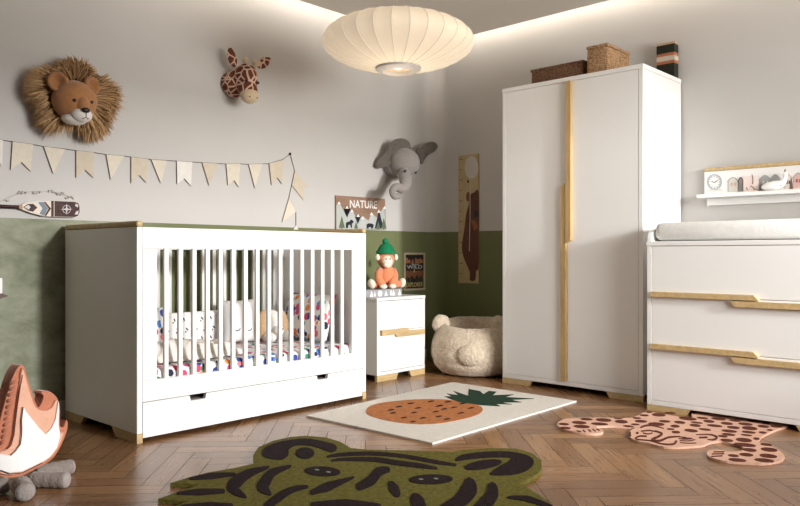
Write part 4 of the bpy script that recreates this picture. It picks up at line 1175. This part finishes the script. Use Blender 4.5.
op([(54.6, 201), (75, 201.9), (78.2, 203.2), (79.5, 206.5), (79.5, 212.5), (78, 215.7), (75, 217), (54.6, 216.5)], 0, 0.001)
op([(51.2, 200.9), (53.2, 200.9), (53.2, 216.7), (51.2, 216.6)], 0, 0.001); op([(53.3, 200.9), (54.2, 200.9), (54.2, 216.7), (53.3, 216.6)], 3, 0.001)
op([(23, 207), (28, 204), (33, 203.8), (37.3, 207.5), (33, 211.8), (28, 210.6)], 0, 0.001); op([(24, 207), (28.5, 204.8), (30.5, 207.3), (28.5, 209.6)], 4, 0.0016)
op([(38, 202.2), (43, 202), (47.5, 208.5), (43.5, 215.4), (39.5, 213.8), (42.5, 208.3)], 2, 0.001)
op([(44, 201.8), (45.3, 201.8), (51, 208.6), (46, 216), (44.6, 215.6), (49, 208.6)], 0, 0.0012); op([(43.2, 201.8), (44, 201.8), (48.8, 208.6), (44.4, 215.4), (43.6, 215.2), (47.8, 208.6)], 3, 0.0013)
op([(19, 205.3), (22.5, 204.2), (22.5, 209.6), (19, 208.4)], 3, 0.0012)
rc = (66.5, 209.3)
ringp = [(rc[0] + 3.9 * math.cos(k * PI / 10), rc[1] + 4.0 * math.sin(k * PI / 10)) for k in range(21)]
for a, b_ in zip(ringp, ringp[1:]): op(strip2d([a, b_], 0.5), 4, 0.002)
op([(66.5, 203.6), (67.3, 208.5), (72.6, 209.3), (67.3, 210.1), (66.5, 215), (65.7, 210.1), (60.4, 209.3), (65.7, 208.5)], 4, 0.0022)
op([(75.5, 203.5), (78.2, 205), (77.8, 207.5), (75, 206)], 4, 0.0018); op([(76, 211.5), (78.4, 210.5), (78, 214.5), (74.5, 214.5)], 4, 0.0018); 
obj('blade', bm, om, oar)['label'] = 'painted blade with chevrons and a compass star'
gp = [(-4, 202), (4, 200.5), (10, 197), (18, 193.5), (25, 192), (34, 191.3), (42, 191.2), (51, 190.6), (58, 192.6), (64, 194.5), (69, 196.5), (73, 198.3)]
tg = thing('twig_garland', 'faint dried twig garland with tiny leaves above the canoe paddle', 'garland', (-2.98, -0.008, 1.1))
bm = bm_new(); tube(bm, [W(a, b_, -0.007) for a, b_ in gp], 0.0010, 5); obj('twig', bm, mat('dry_twig', (0.44, 0.41, 0.36), 0.9), tg)
bm = bm_new(); rnd = random.Random(5)
for cx, cy, k in ((7, 200, 4), (20, 192.5, 7), (24, 192, 4), (36, 192.5, 6), (39, 192.5, 3), (51, 191, 5), (57, 193.5, 4), (62.5, 193.3, 6), (67.5, 197.3, 4), (72, 197.5, 3)):
    for _ in range(k):
        c_ = W(cx + rnd.uniform(-2, 2), cy + rnd.uniform(-1, 1), -0.008); blob(bm, c_, (0.0055, 0.003, 0.0032), Matrix.Rotation(rnd.random() * 3, 3, 'Y'), 8, 6)
obj('leaves', bm, mat('dry_leaf', (0.42, 0.39, 0.34), 0.9, 0.3, 90), tg, smooth=True)
# white box on a brown bracket at the picture's left edge
wbx = thing('wall_box', 'white wall box on a dark brown wooden base at the far left', 'wall shelf', (-3.25, -0.04, 0.6))
q0 = W(2.6, 278, -0.07)
bm = bm_new(); box(bm, -3.52, q0.x, -0.07, -0.003, W(2.5, 293.5, -0.07).z, W(2.5, 278, -0.07).z, 0.003); obj('box', bm, M_white, wbx)
zb_ = W(2.5, 293.5, -0.07).z - 0.0006
bm = bm_new(); prism(bm, [(-3.52, -0.075, zb_), (q0.x, -0.075, zb_), (q0.x + 0.025, -0.075, zb_ - 0.012), (q0.x - 0.05, -0.075, zb_ - 0.034), (-3.52, -0.075, zb_ - 0.05)], (0, 0.072, 0)); obj('base', bm, mat('dark_brown_wood', (0.11, 0.065, 0.05), 0.6, 0.2, 20), wbx)['label'] = 'dark brown wooden base'

# ================================================================ RUGS
def flat(bm, pts, z0, z1, mi=0): prism(bm, [Vector((F(a, b_, z1).x, F(a, b_, z1).y, z0)) for a, b_ in pts], (0, 0, z1 - z0), mi)
# --- pineapple rug
zr0, zr1 = 0.0004, 0.009
rx0, rx1, ry0, ry1 = -2.038, -0.782, -1.704, -0.858
pg = thing('pineapple_rug', 'rectangular off white rug with an orange pineapple in front of the nightstand', 'rug', ((rx0 + rx1) / 2, (ry0 + ry1) / 2, 0))
bm = bm_new()
prism(bm, [(-2.045, -0.892, zr0), (-2.027, -1.712, zr0), (-0.782, -1.700, zr0), (-0.783, -0.818, zr0)], (0, 0, zr1 - zr0))
obj('pile', bm, mat('offwhite_rug_pile', (0.66, 0.62, 0.56), 0.95, 0.05, 50, 0.5, 160, spec=0.1), pg)
bm = bm_new(); flat(bm, smooth2d([(366, 412), (369, 406.5), (380, 403), (395, 401), (412, 399.5), (430, 399), (445, 399.5), (460, 401), (475, 404), (482.5, 408), (480, 413), (470, 417), (455, 420.5), (440, 423), (420, 424), (400, 422.5), (383, 419.5), (371, 416)], 3), zr1 - 0.001, zr1 + 0.002); obj('pineapple_fruit', bm, mat('orange_rug_pile', (0.44, 0.17, 0.065), 0.95, 0.22, 55, 0.7, 180, spec=0.1), pg)
bm = bm_new(); flat(bm, [(460, 402.5), (444.5, 396.2), (452, 396.3), (446.8, 393.4), (459, 395.2), (453.4, 390.8), (468, 395.6), (468.6, 388.8), (480, 391), (483.5, 394), (489, 390.8), (496.5, 391.6), (492.5, 395.2), (514, 394.2), (505, 396.9), (534, 398.4), (511, 399.6), (521.5, 402), (501, 402.2), (512, 404.3), (496, 403.6), (500, 406), (483, 405)], zr1 - 0.001, zr1 + 0.0022); obj('pineapple_leaves', bm, mat('dark_green_rug_pile', (0.022, 0.05, 0.032), 0.95, 0.25, 60, 0.7, 180, spec=0.1), pg)
bm = bm_new()
for x, y in ((391, 410), (399, 406.6), (410.6, 403.4), (418, 408), (414, 412.6), (404, 417.6), (393, 413), (413, 421.6), (423, 418), (431, 401.4), (440, 405.6), (436, 411.6), (439, 416.4), (439, 406), (444, 409), (454, 407.4), (461, 413), (471, 408), (448, 401.8), (447, 419), (463, 403.5)):
    flat(bm, strip2d([(x - 3.2, y + 0.5), (x, y - 0.2), (x + 3.2, y - 0.5)], [0.6, 1.4, 0.6]), zr1 + 0.001, zr1 + 0.0026)
obj('pineapple_flecks', bm, mat('dark_brown_rug_pile', (0.028, 0.014, 0.014), 0.95, 0.2, 60, 0.6, 180, spec=0.1), pg)
# --- tiger rug
zt0, zt1 = 0.0004, 0.016
tgx = thing('tiger_rug', 'olive green tiger face rug with dark stripes in the front middle', 'rug', (F(350, 490).x, F(350, 490).y, 0))
tig = [(170.1, 483), (190, 477), (208, 472.4), (234, 468), (254, 463.5), (253.2, 455), (258.5, 447), (272.5, 440.8), (290, 437), (305, 435.6), (326, 437.4), (340, 441.6), (351, 448), (368, 449.6), (400, 450.2), (426, 451), (452, 452), (464, 449.6), (490, 448), (516, 448.4), (532, 453), (541, 460), (542, 466), (539, 472.5), (530, 478), (520, 483.4), (533, 491), (548, 501), (560, 513), (575, 522), (556, 524), (572, 540), (545, 540), (556, 556), (515, 560), (470, 575), (400, 580), (330, 578), (270, 568), (225, 552), (182, 556), (200, 540), (160, 543), (182, 525), (148, 520), (179, 504.5), (187.6, 501), (158, 498.7), (177, 492.3), (199.5, 484)]
bm = bm_new(); flat(bm, tig, zt0, zt1); obj('pile', bm, mat('olive_rug_pile', (0.130, 0.112, 0.026), 0.95, 0.30, 60, 0.9, 190, spec=0.08), tgx)
tz0, tz1 = zt1 - 0.001, zt1 + 0.0025
M_ts = mat('charcoal_plum_rug_pile', (0.022, 0.013, 0.014), 0.95, 0.3, 70, 0.9, 190, spec=0.08)
bm = bm_new()
flat(bm, smooth2d([(262, 452.2), (265.5, 447), (276, 442.6), (288, 440), (305, 438.3), (322.5, 440.9), (334.8, 444.4), (336.5, 449), (331, 451.9), (322.5, 448.9), (310, 445.4), (297, 444.9), (289, 448.7), (288.4, 454.5), (282, 459), (273.5, 458.9), (264, 456.5)], 3), tz0, tz1)
flat(bm, ell2d(305, 452.8, 9.4, 5.6), tz0, tz1)
obj('ear_print', bm, M_ts, tgx); bm = bm_new()
flat(bm, smooth2d([(455, 459), (462, 454.6), (480, 452), (504, 451), (524, 454), (533, 459), (532, 466), (520, 473), (500, 475), (490, 473.6), (498, 467), (510, 460), (508, 457), (486, 457.4), (468, 459.2), (457, 460.6)], 3), tz0, tz1)
flat(bm, ell2d(483, 464.4, 19, 4.4, -0.16), tz0, tz1)
obj('ear_print', bm, M_ts, tgx)
bm = bm_new()
flat(bm, strip2d([(327, 456.4), (340, 454.4), (371, 453.2), (400, 455.4), (420, 458.6), (440, 462.4), (456, 464.4)], [1.5, 3.4, 3.8, 3.6, 3.8, 3.6, 2]), tz0, tz1)
flat(bm, strip2d([(331, 460.3), (345, 458.9), (375, 459.2), (395, 462.2), (420, 465.4), (437, 468)], [1.5, 3, 4.6, 5, 4.6, 2]), tz0, tz1)
for path, w in (([(190, 478.4), (212, 475.6), (235, 473.8)], [2, 6, 3]), ([(177, 493), (200, 491.6), (224, 490.6)], [2, 6.5, 4]), ([(182, 506), (208, 505), (232, 505)], [3, 6, 4]),
                ([(269, 466.6), (250, 472.5), (237, 481), (233, 488), (246, 497)], [2, 8, 12, 11, 2]), ([(291, 465.6), (273, 472), (265.5, 481), (263, 487), (271, 494.3)], [2, 8, 11, 12, 2]),
                ([(266, 507), (280, 496), (293, 489), (307.6, 486.2)], [8, 8, 6, 3]), ([(311, 492.4), (328, 486.2), (354, 476.8)], [4, 9, 1.5]), ([(389, 469), (379, 471.2), (371, 480), (358, 487)], [5, 9, 10, 7]),
                ([(390.5, 482), (394, 488), (398, 495)], [5, 10, 6]), ([(312, 504), (345, 502.5), (380, 505.5)], [4, 7, 4]), ([(414, 495), (418, 502), (424, 512)], [8, 14, 8]),
                ([(469, 479.5), (469, 489), (460, 500), (440, 508)], [9, 17, 14, 4]), ([(492, 484), (492, 494), (484, 504), (470, 514)], [8, 13, 13, 6]), ([(508, 497), (528, 498.6), (552, 507)], [2, 6, 4]),
                ([(380, 520), (400, 530), (420, 520)], [6, 10, 6]), ([(300, 525), (330, 535), (360, 540)], [5, 8, 4]), ([(440, 540), (475, 535), (500, 525)], [4, 8, 5]), ([(230, 528), (255, 520), (280, 516)], [4, 8, 4])):
    flat(bm, strip2d(path, w), tz0, tz1)
obj('stripe_print', bm, M_ts, tgx)
bm = bm_new()
M_gl = mat('pale_sage_pile', (0.16, 0.20, 0.15), 0.95)
flat(bm, ell2d(322.5, 471, 18, 4.8, 0.05), tz0, tz1)
for x, y in ((317, 469.6), (328.5, 471.8)): flat(bm, ell2d(x, y, 2.4, 0.7, 0.1, 10), tz1 - 0.0005, tz1 + 0.0008, 1)
obj('eye_print', bm, [M_ts, M_gl], tgx)
bm = bm_new(); flat(bm, ell2d(431, 479, 22, 4.8, -0.02), tz0, tz1)
for x, y in ((421, 479), (436, 478.4)): flat(bm, ell2d(x, y, 2.4, 0.7, 0.1, 10), tz1 - 0.0005, tz1 + 0.0008, 1)
obj('eye_print', bm, [M_ts, M_gl], tgx)
# --- leopard rug
lz0, lz1 = 0.0004, 0.010
lp_ = thing('leopard_rug', 'pale pink leopard shaped rug with brown spots by the chest of drawers', 'rug', (F(680, 430).x, F(680, 430).y, 0))
leo = [(557.3, 424.4), (561.4, 420), (571, 418), (598.7, 417.5), (628, 417.9), (637.7, 415.4), (647.5, 411.6), (668, 414.6), (691, 418.2), (694, 412), (730, 414.5), (768, 419.5), (788.6, 425.6), (780.5, 427.8), (767.5, 433.3), (760, 438), (759.4, 442.6), (770.7, 446.3), (780.5, 451), (784.6, 456.9), (779, 461), (764, 463.2), (751, 462.6), (726.9, 461), (711, 457.3), (706.6, 453.3), (709.8, 450), (722, 449.8), (729, 451.6), (739.9, 450.7), (744, 448.7), (739.9, 445.5), (728.5, 442.6), (718.7, 441), (709, 442.6), (702.5, 445.2), (689.5, 446.3), (678.4, 447), (663.7, 446.3), (647.5, 442.6), (634.5, 439.8), (628.8, 434.9), (631, 430), (634.5, 427.4), (621.5, 426.3), (610, 425.7), (596, 426.8), (602.8, 430), (602, 432.5), (594, 433.6), (581, 432.6), (564.6, 429.2)]
bm = bm_new(); flat(bm, smooth2d(leo, 3), lz0, lz1); obj('pile', bm, mat('pale_pink_rug_pile', (0.62, 0.38, 0.28), 0.95, 0.08, 60, 0.5, 190, spec=0.1), lp_)
bm = bm_new(); k = 6.154
s1 = [(85, 147, 32, 7), (180, 138, 45, 9), (225, 117, 38, 7), (195, 162, 50, 10), (330, 122, 48, 10), (305, 146, 52, 8), (440, 132, 40, 10), (420, 113, 28, 3), (95, 171, 32, 7), (580, 93, 28, 5), (612, 74, 18, 4), (670, 90, 42, 10), (560, 130, 38, 8), (525, 149, 26, 5), (655, 147, 50, 10), (705, 130, 35, 7), (535, 110, 26, 5), (482, 159, 34, 4), (740, 78, 35, 5), (770, 160, 28, 8), (775, 196, 26, 8), (742, 178, 24, 5)]
s2 = [(110, 113, 55, 10), (200, 110, 35, 6), (60, 136, 35, 8), (155, 155, 35, 8), (165, 138, 38, 5), (240, 130, 35, 8), (275, 157, 48, 7), (350, 143, 38, 8), (300, 115, 45, 8), (130, 187, 42, 9), (215, 180, 38, 6), (365, 190, 48, 8), (390, 168, 40, 8), (490, 172, 48, 11), (465, 147, 45, 8), (575, 161, 36, 8), (590, 141, 28, 6), (485, 197, 44, 7), (470, 215, 35, 5), (360, 211, 42, 7), (350, 247, 40, 9), (455, 245, 50, 12), (460, 275, 70, 11), (490, 306, 44, 10), (610, 304, 52, 12), (592, 273, 36, 7), (605, 343, 55, 12), (470, 335, 44, 10), (390, 341, 34, 8), (415, 368, 56, 10), (580, 370, 62, 11), (570, 199, 24, 6), (532, 237, 20, 7), (325, 222, 30, 6), (655, 162, 38, 6), (615, 183, 18, 5), (400, 126, 38, 5), (520, 129, 45, 6)]
for a, b_, c, d in s1: flat(bm, smooth2d(ell2d(550 + a / k, 400 + b_ / k, c / k, d / k, 0.06, 10), 2), lz1 - 0.001, lz1 + 0.0016)
for a, b_, c, d in s2: flat(bm, smooth2d(ell2d(670 + a / k, 400 + b_ / k, c / k, d / k, 0.10, 10), 2), lz1 - 0.001, lz1 + 0.0016)
M_ls = mat('maroon_brown_rug_pile', (0.105, 0.032, 0.020), 0.95, 0.2, 60, 0.5, 190, spec=0.1)
obj('spots', bm, M_ls, lp_)
bm = bm_new()
for path, w in (([(325, 140), (355, 126), (420, 122), (510, 146)], [10, 14, 12, 6]), ([(330, 168), (395, 162), (450, 172)], 9), ([(440, 165), (495, 188), (465, 212), (415, 236), (480, 244), (550, 217), (640, 211)], [10, 16, 16, 16, 16, 14, 8]),
                ([(242, 178), (236, 192), (244, 206)], 16), ([(282, 226), (315, 208), (372, 208)], 12), ([(290, 234), (400, 244), (500, 270), (585, 272), (612, 246)], [10, 10, 12, 14, 16]), ([(345, 182), (385, 190), (420, 182)], 8),
                ([(292, 184), (306, 180)], 14), ([(630, 226), (680, 232), (730, 228)], 7), ([(640, 242), (700, 246), (760, 236)], 7), ([(640, 258), (700, 264), (770, 262)], 6), ([(640, 214), (690, 218)], 6), ([(660, 224), (700, 222), (740, 226)], 6)):
    flat(bm, [(600 + a / 8, 410 + b_ / 8) for a, b_ in strip2d(path, w)], lz1 - 0.001, lz1 + 0.0017)
for path, w in (([(160, 212), (250, 212), (288, 228), (270, 243), (232, 241)], [4, 8, 12, 10, 4]), ([(180, 230), (230, 228)], 9), ([(268, 318), (335, 317)], 6), ([(258, 331), (332, 329)], 6), ([(255, 346), (322, 342)], 6)):
    flat(bm, [(670 + a / k, 400 + b_ / k) for a, b_ in strip2d(path, w)], lz1 - 0.001, lz1 + 0.0017)
for path in ([(165, 188), (190, 193)], [(203, 183), (218, 196)], [(235, 180), (252, 193)], [(263, 178), (282, 191)], [(288, 177), (306, 186)]):
    flat(bm, [(550 + a / k, 400 + b_ / k) for a, b_ in strip2d(path, 6)], lz1 - 0.001, lz1 + 0.0017)
obj('face_print', bm, M_ls, lp_)

# ================================================================ PLUSH CAMPFIRE
P0 = F(34, 484); P0.z = 0
toC = (CAM - P0); toC.z = 0; toC.normalize()
NF = Matrix.Rotation(math.radians(33), 3, 'Z') @ toC       # face normal, turned to the picture's right
def FP(px, py, d=0.0):
    dd = ray(px, py); t = (P0 + NF * d - CAM).dot(NF) / dd.dot(NF)
    return CAM + dd * t
fl_ = thing('flame_cushion', 'coral and white plush flame cushion on grey plush logs at the left', 'cushion', P0)
M_co = plush('coral_velour', (0.50, 0.19, 0.11), 60, 0.25, 0.10); M_pe = plush('peach_velour', (0.72, 0.40, 0.28), 60, 0.2, 0.05); M_wf = plush('white_velour', (0.84, 0.82, 0.80), 60, 0.15, 0.03)
out1 = [(20, 365), (24.5, 367), (28, 379), (32, 392), (37, 405.5), (39, 407), (42, 402), (43.5, 396), (41, 393), (43.5, 391), (49, 391), (55, 395), (59, 401.5), (60.3, 412), (60, 425), (63.5, 427), (66.2, 420), (68, 423), (67, 431), (62, 444), (55, 456), (47, 463), (36, 469), (22, 476), (8, 478), (-4, 475), (-16, 468), (-24, 455), (-26, 440), (-20, 425), (-16, 436), (-11, 442), (-4, 438), (0, 420), (6, 398), (13, 376)]
def puff(bm, outline, d0, d1, mi=0, kk=3, pleat=0.0, inset=0.35):
    o2 = smooth2d(outline, kk) if kk > 1 else outline
    A = [FP(a, b_, d1) - NF * d1 for a, b_ in o2]
    m_ = len(A); cen = sum(A, Vector()) / m_
    # inward offset directions in the plane
    U = Vector((0, 0, 1)).cross(NF).normalized()
    def inn(i, dist):
        t = (A[(i + 1) % m_] - A[i - 1]); nrm = t.cross(NF)
        if nrm.length < 1e-9: return A[i]
        nrm.normalize()
        return A[i] + nrm * dist * sg_
    ar = sum(((A[i] - cen).cross(A[(i + 1) % m_] - cen)).dot(NF) for i in range(m_))
    sg_ = -1 if ar > 0 else 1
    rings = []
    for ins, d in ((0.001, d0), (0.0, d0 + (d1 - d0) * 0.15), (0.0, d0 + (d1 - d0) * 0.85), (0.0006, d1 - 0.001), (0.0012, d1)):
        rings.append([bm.verts.new(inn(i, ins + (pleat * (i % 2) if 0.0 == ins else 0)) + NF * d) for i in range(m_)])
    n0 = set(bm.faces) if mi else None
    for a, b_ in zip(rings, rings[1:]):
        for i in range(m_): bm.faces.new((a[i], a[(i + 1) % m_], b_[(i + 1) % m_], b_[i]))
    cap(bm, rings[0]); cap(bm, rings[-1])
    _setmi(bm, n0, mi)
bm = bm_new(); puff(bm, out1, -0.050, 0.0, 0, 3, 0.003); obj('flame_body', bm, M_co, fl_, smooth=True, angle=50)['label'] = 'coral flame body with pleated edge'
out2 = [(21.5, 372), (24, 371), (27, 382), (31, 395), (36, 407.5), (44, 411), (52, 408), (56.5, 400), (59, 405), (59.2, 415), (58, 428), (62.5, 433), (65, 430), (60, 444), (53, 455), (45, 461.5), (35, 467), (22, 473), (9, 475), (-4, 472), (-14, 465), (-20, 455), (-12, 452), (0, 452), (10, 447), (14, 434), (17, 410)]
bm = bm_new(); puff(bm, out2, -0.004, 0.012, 0, 3); obj('peach_panel', bm, M_pe, fl_, smooth=True, angle=50)['label'] = 'peach front panel'
out3 = [(23.5, 407), (26, 411), (33, 420), (39, 427.5), (46, 434.5), (52, 428), (56, 419), (58.6, 402), (59.3, 404), (58.9, 425), (60.5, 436), (57, 448), (50, 457), (44, 461), (35, 465.5), (22, 471.5), (10, 473), (0, 470), (-10, 463), (-14, 456), (0, 454), (10, 455.5), (15, 451), (20.5, 445), (22, 437), (21.5, 425), (22, 412)]
bm = bm_new(); puff(bm, out3, 0.0115, 0.020, 0, 1); obj('white_panel', bm, M_wf, fl_, smooth=True, angle=50)['label'] = 'white flame heart'
bm = bm_new()
for path, d in (([(22.5, 375), (20, 388), (17.5, 405), (15.5, 420), (14, 435), (11, 445), (7, 449)], 0.0135), ([(23.2, 407), (21.6, 420), (21.8, 432), (20.5, 444), (15.5, 451), (10.5, 455.5)], 0.021), ([(-2, 470), (9, 474), (22, 472.8), (35, 466.5), (42, 463)], 0.0125)):
    tube(bm, [FP(a, b_, d) for a, b_ in path], 0.0016, 6)
obj('piping', bm, mat('dark_piping', (0.05, 0.02, 0.02), 0.7), fl_, smooth=True)
bm = bm_new()
for k_ in range(11):
    y = 383 + k_ * 6.0; xo = 10.0 - (y - 383) * 0.155
    tube(bm, [FP(xo + 9 - k_ * 0.35, y - 3.5, 0.008), FP(xo + 5 - k_ * 0.3, y - 1.0, 0.010), FP(xo + 1, y, 0.002), FP(xo - 0.5, y + 0.5, -0.03)], [0.002, 0.006, 0.007, 0.004], 8)
obj('pleats', bm, M_co, fl_, smooth=True, angle=180)['label'] = 'gathered coral pleats'
M_lg = plush('grey_taupe_log_plush', (0.27, 0.225, 0.20), 120, 0.5, 0.10); M_le = plush('grey_log_end_plush', (0.34, 0.30, 0.28), 120, 0.4, 0.06)


def log(a, b_, r, label):
    a, b_ = Vector(a), Vector(b_); t = thing('plush_log', label, 'cushion', ((a + b_) / 2) - Vector((0, 0, ((a + b_) / 2).z)), 'plush logs under the flame')
    bm = bm_new(); dd = (b_ - a); L_ = dd.length; dd.normalize()
    n_ = 12
    path = [a + dd * (L_ * i / n_) for i in range(n_ + 1)]
    rs = [r * (1 + 0.05 * math.sin(i * 2.1)) * (0.93 if i in (0, n_) else 1) for i in range(n_ + 1)]
    tube(bm, path, rs, 20); obj('bark', bm, M_lg, t, smooth=True, angle=70)
    for p, s in ((a, -1), (b_, 1)):
        bm = bm_new(); lathe(bm, [(0, 0.010), (r * 0.6, 0.008), (r * 0.88, 0.003), (r * 0.93, -0.004), (0, -0.004)], p, 20, axis=frame(dd * s)); obj('end_cap', bm, M_le, t, smooth=True, angle=70)


lr = 0.027
def LG(px, py, z): return F(px, py, z)
log(F(72, 466.5, lr + 0.001), F(38, 472.5, lr + 0.001), lr, 'grey plush log lying rearmost under the flame, nearest the cot')
log(F(66.5, 480, 0.029), F(34, 479, 0.029), 0.028, 'grey plush log lying in the middle under the flame, pointing to the rug')
log(F(25.5, 492.3, 0.0325), F(20.5, 484.5, 0.0325), 0.0315, 'grey plush log nearest the picture front, its round end facing out')
log(F(7, 485, 0.0285), F(-30, 491, 0.0285), 0.027, 'grey plush log running out of the picture at the left edge')
